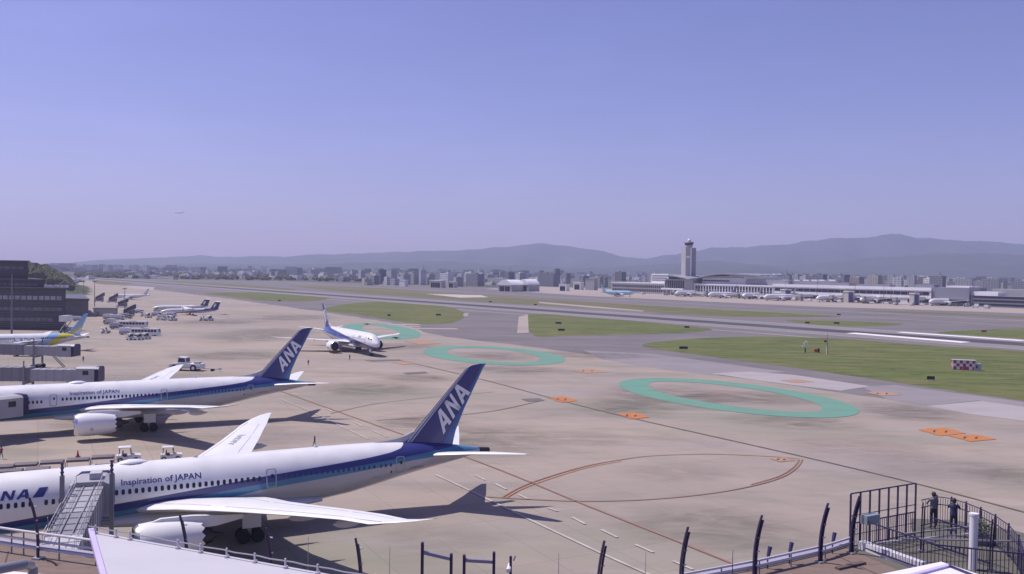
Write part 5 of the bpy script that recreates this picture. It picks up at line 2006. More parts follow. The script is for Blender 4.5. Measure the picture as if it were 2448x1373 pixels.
# curved fence posts leaning inwards
POSTS = [(70, 1190, 'leftmost curved dark fence post, left of the nearest jet bridge'), (430, 1232, 'curved dark fence post standing before the nearest jet engine'),
         (635, 1262, 'dark fence post behind the pale canopy, under the near wing'), (850, 1287, 'dark fence post at the right end of the pale canopy'),
         (1445, 1293, 'curved dark fence post right of the two gate frames'), (1645, 1260, 'second curved fence post right of the gate frames'),
         (1822, 1232, 'third curved fence post right of the gate frames'), (1980, 1203, 'fourth curved fence post, nearest left of the viewing balcony'),
         (2055, 1186, 'thick curved fence post at the left corner of the viewing balcony')]


def post_mesh(hgt, lean=0.42):
    """outer plate and shorter inner plate, curving inwards at the top (towards -y)"""
    mb = MB()
    for off, w, hh in ((0.0, 0.026, hgt), (0.08, 0.024, hgt * 0.92)):
        pth = []
        for k in range(9):
            f = k / 8
            z = hh * f
            y = -lean * max(0, (z / hgt) - 0.25) ** 1.8 / 0.75 ** 1.8 - off * 0.6
            pth.append((off, y, z))
        rs = [[(x - w, y - 0.04, z), (x + w, y - 0.04, z), (x + w, y + 0.04, z), (x - w, y + 0.04, z)] for x, y, z in pth]
        mb.rings(rs)
    return mb


for i, (x, y, lab) in enumerate(POSTS):
    zt = 19.45
    p = at(x, y, zt)
    rz = 0.45 if p.x > 1 else -0.3
    base = Vector((p.x - 0.42 * math.sin(rz), p.y + 0.42 * math.cos(rz), DZ))
    o = thing('fence_post', lab, 'fence post', base, rz, 'curved terrace fence posts')
    post_mesh(zt - DZ).build('post_plates', navy_steel, o)
    MB().box((0.05, 0, 0.03), (0.36, 0.36, 0.06)).build('base_plate', steel, o)
    for k in range(4):
        MB().cyl((0.05, -0.10 - 0.04 * k, 0.5 + 0.55 * k), (0.16, -0.10 - 0.04 * k, 0.5 + 0.55 * k), 0.03, n=6).build('bolt', rail_white, o)
# portal frames and the post with a small camera
for xa, xb, ya, yb, lab in ((1010, 1079, 1308, 1324, 'left of two dark portal frames at the bottom centre'), (1110, 1181, 1327, 1331, 'right of two dark portal frames at the bottom centre')):
    Y = 30.6
    a, b = atY(xa, ya, Y), atY(xb, yb, Y)
    base = Vector(((a.x + b.x) / 2, Y, DZ))
    t = thing('portal_frame', lab, 'frame', base, 0, 'dark portal frames')
    for q, extra in ((a, 0.16 if xa == 1010 else 0), (b, 0.16 if xa != 1010 else 0)):
        MB().box((q.x - base.x, 0, (q.z + extra - DZ) / 2), (0.10, 0.14, q.z + extra - DZ)).build('upright', navy_steel, t)
    MB().bar((a.x - base.x, 0, a.z - DZ - 0.18), (b.x - base.x, 0, b.z - DZ - 0.18), 0.12, 0.11).build('crossbar', pm('frame_blue_grey', (0.24, 0.235, 0.33), 0.4), t)
p = atY(1221, 1330, 30.2)
t = thing('camera_post', 'short dark post carrying a small white camera at the bottom centre', 'camera post', (p.x, p.y, DZ))
MB().box((0, 0, (p.z - DZ) / 2), (0.09, 0.09, p.z - DZ)).build('post', navy_steel, t)
MB().cyl((-0.08, -0.25, p.z - DZ - 0.42), (-0.02, 0.2, p.z - DZ - 0.36), 0.075, n=10).build('camera_body', white_edge, t)
MB().cyl((0.1, 0, p.z - DZ - 0.15), (0.16, 0, p.z - DZ + 0.02), 0.03, n=6).build('bracket', steel, t)
p = atY(1560, 1366, 33.0)
for i, (x, y, lab) in enumerate(((1752, 1315, 'thin dark antenna rod at the bottom right of centre'), (1544, 1320, 'thin pale antenna rod right of the portal frames'),
                                 (932, 1306, 'thin pale antenna rod beside the pale canopy end'), (737, 1283, 'thin pale antenna rod above the pale canopy edge'), (1336, 1322, 'thin pale antenna rod left of the curved post'))):
    q = atY(x, y, 33.5 if x > 1300 else 31.8)
    t = thing('antenna_rod', lab, 'antenna', (q.x, q.y, DZ))
    MB().cyl((0, 0, 0), (0, 0, q.z - DZ), 0.016 if i else 0.024, 0.008, n=6).build('rod', navy_steel if i == 0 else steel, t)
    MB().cyl((0, 0, 0), (0, 0, 0.12), 0.06, n=8).build('foot', steel, t)

# pale canopy in the lower left
CZ = 22.0
c0, c1 = at(217, 1270, CZ), at(800, 1375, CZ)
cn = at(247, 1380, CZ)
dcl = (cn - c0).normalized()
c_l = c0 + dcl * 14
c_r = c1 + (c1 - c0) * 0.35
can = thing('canopy', 'large pale lilac canopy roof in the lower left foreground', 'canopy', (0, 0, 0))
poly = [c0, c_r, c_r + Vector((0.5, -6, 0)), c_l + Vector((0.6, -1, 0)), c_l]
MB().slab([(p.x, p.y) for p in poly], CZ - 0.30, CZ).build('roof_sheet', canopy_top, can)
e = MB()
e.bar((c0.x, c0.y, CZ + 0.035), (c_l.x, c_l.y, CZ + 0.035), 0.12, 0.08)
e.build('edge_trim', pm('lilac_trim', (0.52, 0.45, 0.72), 0.5), can)
for f, g in ((0.15, 0.3), (0.75, 0.35), (0.2, 0.75), (0.8, 0.8)):
    q = c0.lerp(c_r, f).lerp(c_l, g)
    MB().cyl((q.x, q.y, DZ), (q.x, q.y, CZ - 0.302), 0.16, n=12).build('column', white_edge, can)
lr = thing('lightning_conductor', 'lightning conductor wire on studs along the pale canopy edge', 'conductor', (0, 0, 0))
MB().tube([c0.lerp(c_r, k / 30) + Vector((0, -0.12, 0.16 + 0.012 * math.sin(k * 2.1))) for k in range(31)], 0.016, 6).build('wire', steel, lr)
for x in (236, 292, 329, 452, 508, 571, 636, 705, 775, 884, 908):
    f = (x - 217) / (800 - 217)
    q = c0 + (c1 - c0) * f * (0.985 if f < 1 else 1)
    m2 = MB()
    m2.cyl((q.x, q.y - 0.12, CZ), (q.x, q.y - 0.12, CZ + 0.05), 0.06, n=8)
    m2.cyl((q.x, q.y - 0.12, CZ + 0.05), (q.x, q.y - 0.12, CZ + 0.22), 0.022, n=6)
    m2.build('stud', rail_white, lr)
# white parapet and round pipes in the bottom left corner, close to the viewer
pq = at(-60, 1345, 25.0)
t = thing('parapet', 'white parapet coping in the bottom left corner', 'parapet', (0, 0, 0))
za, zb = at(-260, 1338, 24.0), at(300, 1392, 24.0)
mb = MB().rings([[(za.x, za.y, 23.4), (zb.x, zb.y, 23.4), (zb.x, zb.y, 24.0), (za.x, za.y, 24.0)],
                 [(za.x, za.y - 3.0, 23.4), (zb.x, zb.y - 3.0, 23.4), (zb.x, zb.y - 3.0, 24.0), (za.x, za.y - 3.0, 24.0)]])
mb.build('coping', white_edge, t)
MB().slab([(za.x, za.y - 0.4), (zb.x, zb.y - 0.4), (zb.x, zb.y - 2.6), (za.x, za.y - 2.6)], DZ, 23.398).build('wall', rail_white, t)
t = thing('handrail', 'thick grey round handrail ending in the bottom left corner', 'handrail', (0, 0, 0))
h0, h1, h2 = at(-60, 1372, 25.4), at(60, 1349, 25.4), at(79, 1356, 25.25)
MB().tube([h0 - (h1 - h0) * 1.5, h0, h1, (h1 + h2) / 2 + Vector((0.01, 0, 0.0)), h2, h2 - Vector((0, 0.05, 1.4))], 0.055, 12).build('rail_pipe', pm('pipe_grey', (0.27, 0.27, 0.305), 0.4, metal=0.3), t, smooth=True)
MB().cyl((h0.x - 1.0, h0.y - 0.35, 24.0), (h0.x - 1.0, h0.y - 0.35, 25.35), 0.05, n=10).build('rail_post', steel, t)

# white canopy corner at the bottom right
r0, r1, r2 = at(2070, 1380, CZ), at(2250, 1343, CZ), at(2360, 1380, CZ)
t = thing('canopy', 'white canopy roof corner at the bottom right edge', 'canopy', (0, 0, 0))
poly = [r0, r1, r2, r2 + Vector((0.3, -6, 0)), r0 + Vector((-1.0, -5, 0))]
MB().slab([(p.x, p.y) for p in poly], CZ - 0.3, CZ).build('roof_sheet', white_edge, t)
MB().bar((r0.x + 0.5, r0.y - 0.25, CZ + 0.025), (r1.x, r1.y - 0.35, CZ + 0.025), 0.10, 0.05).build('edge_seam', pm('lilac_trim', (0.52, 0.45, 0.72), 0.5), t)
MB().bar((r2.x - 0.2, r2.y - 0.25, CZ + 0.025), (r1.x, r1.y - 0.35, CZ + 0.025), 0.05, 0.05).build('edge_seam', navy_steel, t)
MB().cyl((r1.x - 0.1, r1.y - 2.5, DZ), (r1.x - 0.1, r1.y - 2.5, CZ - 0.302), 0.2, n=12).build('column', white_edge, t)

# ---- viewing balcony on the right
bal = thing('viewing_balcony', 'fenced viewing balcony with two visitors at the lower right', 'balcony', (0, 0, 0))
bp = [(14.6, 38.3), (18.6, 40.4), (19.6, 43.0), (21.6, 42.8), (23.6, 41.2), (25.2, 38.6), (26.0, 35.0), (26, 29.5), (16.2, 34.2)]
MB().slab(bp, DZ - 0.45, DZ + 0.012).build('platform', olive, bal)
f0, f1 = Vector((14.7, 38.0, 0)), Vector((18.45, 40.1, 0))
for k in range(8):
    q = f0.lerp(f1, k / 7)
    MB().box((q.x, q.y, DZ + 1.2), (0.06, 0.06, 2.4), 0.5).build('fence_upright', navy_steel, bal)
for z, w in ((2.42, 0.05), (1.45, 0.03), (1.12, 0.045), (0.62, 0.025), (0.12, 0.04)):
    MB().bar((f0.x, f0.y, DZ + z), (f1.x, f1.y, DZ + z), w, w).build('fence_rail', navy_steel, bal)


def bars(a, b, z0, z1, n, r=0.011, m=None, nm='fence_bar'):
    me = MB().box((0, 0, (z1 - z0) / 2), (r * 2, r * 2, z1 - z0)).mesh(nm, m or navy_steel)
    for k in range(n):
        q = Vector(a).lerp(Vector(b), (k + 0.5) / n)
        o = link(nm, me, bal)
        o.location = (q.x, q.y, DZ + z0)


bars((14.7, 38.0, 0), (18.45, 40.1, 0), 0.1, 1.1, 34)
# curved rail sweeping round to the right
cv = [at(x, y, DZ + 1.35) for x, y in ((2203, 1196), (2240, 1188), (2275, 1192), (2310, 1203), (2345, 1217), (2380, 1234), (2412, 1256), (2436, 1284), (2450, 1320))]
for z in (1.35, 1.0, 0.15):
    MB().tube([(p.x, p.y, DZ + z) for p in cv], 0.025, 6).build('fence_rail', navy_steel, bal, smooth=True)
for a, b in zip(cv, cv[1:]):
    bars((a.x, a.y, 0), (b.x, b.y, 0), 0.15, 1.3, 6, 0.009)
for p in cv[1:]:
    MB().box((p.x, p.y, DZ + 0.72), (0.05, 0.05, 1.44), 0.4).build('fence_upright', navy_steel, bal)
# inner fences towards the viewer
for a, b, n in (((15.2, 38.0), (16.8, 34.6), 22), ((16.8, 34.6), (21.4, 33.0), 34), ((18.4, 38.6), (19.6, 36.0), 14)):
    for z in (1.3, 0.15):
        MB().bar((a[0], a[1], DZ + z), (b[0], b[1], DZ + z), 0.05, 0.05).build('fence_rail', navy_steel, bal)
    bars((a[0], a[1], 0), (b[0], b[1], 0), 0.15, 1.3, n)
MB().bar((15.25, 38.2, DZ + 0.18), (16.7, 35.4, DZ + 0.18), 0.34, 0.34).build('edge_beam', white_edge, bal)
MB().bar((16.2, 36.5, DZ + 0.95), (22.0, 37.2, DZ + 0.7), 0.06, 0.06).build('handrail', steel, bal)
MB().bar((16.6, 37.6, DZ + 0.8), (21.6, 39.4, DZ + 0.8), 0.06, 0.06).build('handrail', steel, bal)
MB().bar((15.6, 37.4, DZ + 0.5), (20.8, 38.9, DZ + 0.55), 0.05, 0.05).build('handrail', rail_white, bal)
MB().box((15.55, 38.0, DZ + 1.35), (0.8, 0.35, 0.38), 0.5).build('telescope_box', pm('telescope_grey', (0.22, 0.27, 0.30), 0.4), bal)
q = at(2328, 1365, DZ + 0.1)
t = thing('white_column', 'round white column beside the balcony visitors', 'column', (18.75, 35.6, DZ))
MB().cyl((0, 0, 0.014), (0, 0, 2.22), 0.16, n=18).build('shaft', white_edge, t, smooth=True)
MB().cyl((0, 0, 2.22), (0, 0, 2.30), 0.18, n=18).build('cap', white_edge, t)
for i, (x, y, h_, lab) in enumerate(((2215, 1203, 2.2, 'dark curved fence post in front of the balcony visitors'), (2382, 1243, 2.2, 'dark curved fence post right of the white column'))):
    p = at(x, y, DZ + h_)
    o = thing('fence_post', lab, 'fence post', (p.x, p.y + 0.4, DZ + 0.014), -0.35, 'curved terrace fence posts')
    post_mesh(h_, 0.4).build('post_plates', navy_steel, o)
    MB().box((0.05, 0, 0.03), (0.3, 0.3, 0.06)).build('base_plate', steel, o)
bi = thing('potted_shrub', 'dark leafy shrub in a planter behind the balcony rail', 'plant', (20.9, 39.0, DZ + 0.014))
MB().cyl((0, 0, 0), (0, 0, 0.35), 0.28, 0.34, 12).build('planter', mid_clad, bi)
mb = MB()
rg = random.Random(8)
for k in range(260):
    a, f, r_ = rg.uniform(0, 6.28), rg.uniform(0, 1), rg.uniform(0.05, 0.42)
    c = Vector((r_ * math.cos(a), r_ * math.sin(a), 0.35 + 0.75 * f))
    u = Vector((rg.uniform(-1, 1), rg.uniform(-1, 1), rg.uniform(-0.5, 1))).normalized() * 0.07
    v = u.orthogonal().normalized() * 0.03
    mb.add([c - u, c + v, c + u, c - v], [(0, 1, 2, 3)])
mb.build('foliage', pm('shrub_leaf', (0.045, 0.065, 0.03), 0.7), bi, kind='stuff')


# ================================================================ PEOPLE
def person_mesh(pose):
    """one continuous skinned body; pose: dict of joint offsets. 1.72 m tall, facing +y"""
    J = {'pel': (0, 0, 0.93, 0.135), 'belly': (0, 0, 1.08, 0.125), 'chest': (0, 0.0, 1.30, 0.145), 'neck': (0, 0.01, 1.475, 0.058), 'head': (0, 0.02, 1.57, 0.085),
         'crown': (0, 0.015, 1.665, 0.075)}
    for s, k in ((-1, 'l'), (1, 'r')):
        J.update({'hip' + k: (s * 0.09, 0, 0.88, 0.09), 'knee' + k: (s * 0.10, 0.02, 0.49, 0.06), 'ank' + k: (s * 0.105, -0.01, 0.09, 0.042), 'toe' + k: (s * 0.12, 0.14, 0.045, 0.038),
                  'sho' + k: (s * 0.18, 0, 1.40, 0.06), 'elb' + k: (s * 0.235, -0.03, 1.13, 0.044), 'wri' + k: (s * 0.225, 0.07, 0.90, 0.03), 'han' + k: (s * 0.215, 0.11, 0.82, 0.032)})
    for k, v in pose.items():
        J[k] = (*v, J[k][3])
    E_ = [('pel', 'belly'), ('belly', 'chest'), ('chest', 'neck'), ('neck', 'head'), ('head', 'crown')]
    for k in 'lr':
        E_ += [('pel', 'hip' + k), ('hip' + k, 'knee' + k), ('knee' + k, 'ank' + k), ('ank' + k, 'toe' + k), ('chest', 'sho' + k), ('sho' + k, 'elb' + k), ('elb' + k, 'wri' + k), ('wri' + k, 'han' + k)]
    names = list(J)
    me = bpy.data.meshes.new('body')
    me.from_pydata([J[n][:3] for n in names], [(names.index(a), names.index(b)) for a, b in E_], [])
    o = bpy.data.objects.new('body', me)
    sc.collection.objects.link(o)
    md = o.modifiers.new('skin', 'SKIN')
    for i, n in enumerate(names):
        r = J[n][3]
        sv = me.skin_vertices[0].data[i]
        sv.radius = (r * (1.15 if n in ('chest', 'pel', 'belly') else 1), r * (0.8 if n in ('chest', 'belly') else 1))
        sv.use_root = n == 'pel'
    sb = o.modifiers.new('sub', 'SUBSURF')
    sb.levels = 2
    sb.render_levels = 2
    bpy.context.view_layer.update()
    dg = bpy.context.evaluated_depsgraph_get()
    out = bpy.data.meshes.new_from_object(o.evaluated_get(dg))
    bpy.data.objects.remove(o)
    out.polygons.foreach_set('use_smooth', [True] * len(out.polygons))
    return out, J


skin_m = pm('skin', (0.42, 0.27, 0.20), 0.6)


def person(label, loc, rz, top, legs, hair, pose=None, hold=None, cap=None, group=None):
    me, J = person_mesh(pose or {})
    for m in (legs, top, skin_m, pm('shoe_black', (0.03, 0.03, 0.03), 0.6)):
        me.materials.append(m)
    hands = [Vector(J['hanl'][:3]), Vector(J['hanr'][:3])]
    for p in me.polygons:
        c = p.center
        i = 1 if c.z > 0.97 else 0
        if c.z > 1.49:
            i = 2
        if c.z < 0.075:
            i = 3
        if min((c - h).length for h in hands) < 0.075:
            i = 2
        if abs(c.x) > 0.17 and c.z > 0.7 and i == 0:
            i = 1
        p.material_index = i
    t = thing('person', label, 'person', loc, rz, group)
    link('body', me, t)
    mb = MB()
    n = 12
    hz = J['head'][2]
    mb.rings([[(r * math.cos(a), 0.0 + r * 1.12 * math.sin(a) + (0.0 if z > 1.62 else -0.018), z) for a in (2 * math.pi * j / n for j in range(n))]
              for z, r in ((1.54, 0.075), (1.58, 0.092), (1.64, 0.102), (1.70, 0.085), (1.735, 0.045), (1.742, 0.01))])
    mb.build('hair' if cap is None else 'cap', hair if cap is None else cap, t, smooth=True)
    mb = MB()
    for s in (-1, 1):
        mb.box((s * 0.035, 0.098, 1.575), (0.022, 0.012, 0.012))
    mb.box((0, 0.103, 1.515), (0.05, 0.012, 0.012))
    mb.build('face', pm('face_dark', (0.10, 0.05, 0.04), 0.6), t)
    if hold == 'camera':
        mb = MB().box((0, 0.34, 1.50), (0.14, 0.09, 0.10))
        mb.cyl((0, 0.37, 1.50), (0, 0.52, 1.50), 0.045, n=10)
        mb.build('camera', pm('camera_black', (0.02, 0.02, 0.025), 0.4), t)
    return t


dark_cloth = pm('dark_cloth', (0.035, 0.035, 0.06), 0.85, scale=6)
grey_cloth = pm('grey_cloth', (0.16, 0.16, 0.19), 0.85, scale=6)
navy_cloth = pm('navy_cloth', (0.035, 0.04, 0.10), 0.85, scale=6)
hair_m = pm('black_hair', (0.02, 0.018, 0.02), 0.6)
WALK = {'kneel': (-0.10, 0.16, 0.50), 'ankl': (-0.105, 0.22, 0.10), 'toel': (-0.12, 0.37, 0.06), 'kneer': (0.10, -0.05, 0.49), 'ankr': (0.105, -0.28, 0.12), 'toer': (0.12, -0.16, 0.045),
        'wril': (-0.24, -0.1, 0.92), 'hanl': (-0.24, -0.12, 0.84), 'wrir': (0.24, 0.18, 0.95), 'hanr': (0.23, 0.24, 0.88)}
SHOOT = {'elbl': (-0.25, 0.16, 1.22), 'wril': (-0.12, 0.28, 1.42), 'hanl': (-0.085, 0.32, 1.48), 'elbr': (0.25, 0.16, 1.22), 'wrir': (0.12, 0.28, 1.42), 'hanr': (0.085, 0.32, 1.48)}
LEANR = {'elbl': (-0.26, 0.10, 1.18), 'wril': (-0.16, 0.27, 1.10), 'hanl': (-0.13, 0.33, 1.09), 'elbr': (0.26, 0.10, 1.18), 'wrir': (0.16, 0.27, 1.10), 'hanr': (0.13, 0.33, 1.09)}
person('visitor in grey jacket standing at the balcony rail, back to the viewer', (19.85, 41.3, DZ + 0.014), 0.1, grey_cloth, dark_cloth, hair_m, LEANR)
person('visitor in dark clothes raising a camera at the balcony rail', (20.25, 40.2, DZ + 0.014), -0.55, navy_cloth, dark_cloth, hair_m, SHOOT, hold='camera')
for i, (x, y, rz, lab) in enumerate(((752, 1068, 1.4, 'worker in dark clothes walking between the two parked jets'), (737, 874, 0.5, 'worker standing right behind the second jet tail fin'),
                                     (836, 861, 2.6, 'worker standing in front of the taxiing jet'), (199, 866, 0.3, 'worker standing beyond the middle jet bridge'),
                                     (3, 1096, 1.0, 'person in reddish top at the left edge beside the carts'))):
    person(lab, at(x, y, 0.11), rz, navy_cloth if i < 4 else pm('red_cloth', (0.25, 0.04, 0.10), 0.8), dark_cloth, hair_m, WALK if i in (0, 4) else {})

# ================================================================ VEHICLES AND GROUND EQUIPMENT
van_white = pm('vehicle_white', (0.72, 0.71, 0.73), 0.35, coat=0.2)
van_grey = pm('vehicle_grey', (0.40, 0.40, 0.44), 0.4)
yellow_p = pm('vehicle_yellow', (0.55, 0.42, 0.03), 0.4)
dark_body = pm('vehicle_dark', (0.07, 0.065, 0.10), 0.5)
tarp = pm('cart_cover', (0.14, 0.115, 0.13), 0.7, var=0.15, scale=1.5)
red_p = pm('signal_red', (0.42, 0.03, 0.05), 0.5)


def wheels(root, xs, y, r, w=0.3):
    for x in xs:
        for s in (-1, 1):
            o = MB().cyl((x, s * y - w / 2, r), (x, s * y + w / 2, r), r, n=14).build('wheel', tyre_m, root)
            MB().cyl((x, s * (y + w / 2 - 0.02), r), (x, s * (y + w / 2 + 0.02), r), r * 0.5, n=10).build('rim', van_white, o)


def veh(name, label, cat, loc, rz, group):
    return thing(name, label, cat, loc, rz, group)


def pushback(label, loc, rz):
    t = veh('tow_tractor', label, 'tractor', loc, rz, 'tow tractors')
    MB().prism([(-3.6, 0.55), (3.6, 0.55), (3.7, 1.0), (3.5, 1.55), (0.9, 1.65), (0.7, 1.75), (-1.6, 1.75), (-3.4, 1.5), (-3.7, 1.0)], -1.3, 1.3).build('body', van_white, t)
    c = MB().prism([(-1.9, 1.76), (0.3, 1.76), (0.1, 2.95), (-1.6, 3.05)], -0.95, 0.95).build('cab', van_white, t)
    for s in (-1, 1):
        MB().prism([(-1.65, 1.95), (0.05, 1.95), (-0.1, 2.75), (-1.45, 2.82)], s * 0.96 - 0.01, s * 0.96 + 0.01).build('cab_window', glass_dark, c)
    MB().box((0.26, 0, 2.35), (0.06, 1.6, 0.8)).build('windscreen', glass_dark, c)
    MB().box((0, 0, 0.85), (7.3, 2.64, 0.16)).build('bumper_stripe', yellow_p, t)
    wheels(t, (-2.3, 2.1), 1.2, 0.72, 0.45)
    MB().box((2.5, 0, 1.85), (1.2, 1.4, 0.35)).build('engine_cover', van_grey, t)
    b = MB()
    b.cyl((3.7, 0, 0.6), (7.6, 0, 0.5), 0.09, n=8)
    b.box((7.7, 0, 0.55), (0.4, 0.7, 0.3))
    tbx = b.build('tow_bar', steel, t)
    for s in (-1, 1):
        MB().cyl((6.0, s * 0.4 - 0.1, 0.3), (6.0, s * 0.4 + 0.1, 0.3), 0.3, n=12).build('wheel', tyre_m, tbx)
    return t


def bag_tractor(label, loc, rz, group='baggage tractors', s=1.0):
    t = veh('baggage_tractor', label, 'tractor', loc, rz, group)
    t.scale = (s, s, s)
    MB().prism([(-1.5, 0.35), (1.6, 0.35), (1.6, 0.95), (0.4, 1.12), (0.3, 0.85), (-0.6, 0.8), (-0.7, 1.0), (-1.5, 1.0)], -0.7, 0.7).build('body', van_white, t)
    for x, y in ((-1.2, -0.62), (-1.2, 0.62), (0.35, -0.6), (0.35, 0.6)):
        MB().cyl((x, y, 0.9), (x * 0.92 - (0.08 if x > 0 else 0), y, 2.0), 0.035, n=6).build('canopy_post', dark_body, t)
    MB().prism([(-1.35, 2.0), (0.4, 2.0), (0.3, 2.1), (-1.25, 2.12)], -0.72, 0.72).build('canopy', van_white, t)
    MB().prism([(0.42, 1.15), (0.46, 1.15), (0.30, 1.95), (0.26, 1.95)], -0.6, 0.6).build('windscreen', glass_dark, t)
    st = MB().box((-0.45, 0, 0.95), (0.5, 1.0, 0.25))
    st.box((-0.7, 0, 1.25), (0.12, 1.0, 0.55))
    st.build('seat', dark_body, t)
    wheels(t, (-1.0, 1.0), 0.62, 0.36, 0.22)
    return t


def dolly(label, loc, rz, group='covered baggage carts'):
    t = veh('baggage_cart', label, 'cart', loc, rz, group)
    MB().box((0, 0, 0.55), (3.2, 1.5, 0.14)).build('bed', van_grey, t)
    mb = MB()
    mb.rings([[(x, y * k, z) for y, z in ((-0.8, 1.5), (0.8, 1.5), (0.75, 1.78), (0.4, 1.92), (-0.4, 1.92), (-0.75, 1.78))] for x, k in ((-1.42, 0.9), (-1.28, 1), (1.28, 1), (1.42, 0.9))])
    mb.build('cover', tarp, t)
    for x in (-1.45, 1.45):
        for y in (-0.68, 0.68):
            MB().cyl((x, y, 0.6), (x, y, 1.52), 0.04, n=6).build('post', van_grey, t)
    for x in (-1.1, 1.1):
        for s in (-1, 1):
            MB().cyl((x, s * 0.6 - 0.08, 0.25), (x, s * 0.6 + 0.08, 0.25), 0.25, n=10).build('wheel', tyre_m, t)
    MB().cyl((1.6, 0, 0.45), (2.3, 0, 0.4), 0.04, n=6).build('draw_bar', steel, t)
    return t


def box_truck(label, loc, rz, L=6.5, h=2.9, body=None, group='service vehicles', stripe=True):
    t = veh('service_truck', label, 'truck', loc, rz, group)
    b = body or van_white
    MB().box((-0.9, 0, 0.75 + (h - 0.9) / 2), (L - 2.0, 2.2, h - 0.9)).build('cargo_box', b, t)
    c = MB().prism([(L / 2 - 1.95, 0.55), (L / 2 - 0.05, 0.55), (L / 2, 1.2), (L / 2 - 0.45, 2.1), (L / 2 - 1.95, 2.15)], -1.02, 1.02).build('cab', b, t)
    MB().prism([(L / 2 - 0.02, 1.28), (L / 2 + 0.01, 1.30), (L / 2 - 0.42, 2.02), (L / 2 - 0.46, 2.02)], -0.9, 0.9).build('windscreen', glass_dark, c)
    for s in (-1, 1):
        MB().prism([(L / 2 - 1.5, 1.35), (L / 2 - 0.35, 1.35), (L / 2 - 0.6, 1.95), (L / 2 - 1.5, 1.95)], s * 1.03 - 0.01, s * 1.03 + 0.01).build('side_window', glass_dark, c)
        if stripe:
            MB().box((-0.9, s * 1.105, 1.1), (L - 2.1, 0.02, 0.3)).build('stripe', pm('stripe_blue', (0.05, 0.06, 0.25), 0.4), t)
    MB().box((0, 0, 0.55), (L - 0.3, 1.8, 0.25)).build('chassis', dark_body, t)
    wheels(t, (-L / 2 + 1.3, L / 2 - 1.2), 0.9, 0.45, 0.28)
    return t


def bus(label, loc, rz, L=11.0):
    t = veh('apron_bus', label, 'bus', loc, rz, 'apron buses')
    MB().prism([(-L / 2, 0.4), (L / 2, 0.4), (L / 2 + 0.05, 1.4), (L / 2 - 0.25, 3.0), (-L / 2 + 0.1, 3.0), (-L / 2, 2.6)], -1.3, 1.3).build('body', van_white, t)
    n = 8
    for s in (-1, 1):
        for i in range(n):
            MB().box((-L / 2 + 0.9 + (L - 1.6) * (i + 0.5) / n - 0.1, s * 1.305, 2.05), ((L - 1.6) / n * 0.82, 0.03, 0.95)).build('window', glass_dark, t)
    MB().prism([(L / 2 + 0.045, 1.45), (L / 2 + 0.065, 1.45), (L / 2 - 0.19, 2.8), (L / 2 - 0.21, 2.8)], -1.15, 1.15).build('windscreen', glass_dark, t)
    wheels(t, (-L / 2 + 2.2, L / 2 - 2.0), 1.1, 0.48, 0.3)
    MB().box((0, 0, 3.1), (3.0, 1.6, 0.22)).build('roof_unit', van_grey, t)
    return t


def stair_truck(label, loc, rz, top=4.2):
    t = veh('boarding_steps', label, 'boarding steps', loc, rz, 'covered boarding steps')
    MB().box((0, 0, 0.7), (7.2, 2.2, 0.5)).build('chassis', van_white, t)
    MB().prism([(-3.4, 0.96), (3.2, top), (3.6, top), (3.6, top - 0.25), (-2.9, 0.96)], -0.85, 0.85).build('stair_flight', steel, t)
    hd = MB()
    hd.rings([[(x, y, z) for y, z in ((-1.0, zb), (-1.0, zb + 2.1), (0, zb + 2.6), (1.0, zb + 2.1), (1.0, zb), (0.95, zb), (0.95, zb + 2.0), (0, zb + 2.45), (-0.95, zb + 2.0), (-0.95, zb))]
              for x, zb in ((-2.2, 1.4), (3.2, top), (4.0, top))])
    hd.build('hood', dark_body, t)
    MB().prism([(-2.9, 0.97), (3.3, 0.97), (3.3, top - 0.3), (-2.6, 1.3)], -0.84, 0.84).build('side_panel', pm('steps_brown', (0.17, 0.13, 0.14), 0.6), t)
    for s in (-1, 1):
        MB().bar((2.6, s * 0.88, 0.9), (2.6, s * 0.88, top - 0.3), 0.14).build('support', van_white, t)
        MB().bar((-3.4, s * 0.9, 1.9), (3.4, s * 0.9, top + 1.0), 0.06).build('handrail', steel, t)
    wheels(t, (-2.4, 2.4), 0.95, 0.4, 0.25)
    return t


def high_loader(label, loc, rz):
    t = veh('high_loader', label, 'loader', loc, rz, 'service vehicles')
    MB().box((0, 0, 0.75), (7.0, 2.4, 0.4)).build('chassis', dark_body, t)
    MB().box((-0.8, 0, 6.0), (5.0, 2.5, 2.4)).build('cargo_box', van_white, t)
    for s in (-1, 1):
        MB().bar((-3, s * 0.9, 1.0), (1.4, s * 0.9, 4.75), 0.2).build('scissor_arm', dark_body, t)
        MB().bar((1.4, s * 0.7, 1.0), (-3, s * 0.7, 4.75), 0.2).build('scissor_arm', dark_body, t)
    MB().prism([(1.9, 0.95), (3.6, 0.95), (3.65, 1.6), (3.2, 2.5), (1.9, 2.5)], -1.1, 1.1).build('cab', van_white, t)
    MB().prism([(3.62, 1.65), (3.66, 1.65), (3.24, 2.42), (3.2, 2.42)], -0.95, 0.95).build('windscreen', glass_dark, t)
    wheels(t, (-2.4, 2.4), 1.0, 0.5, 0.3)
    return t


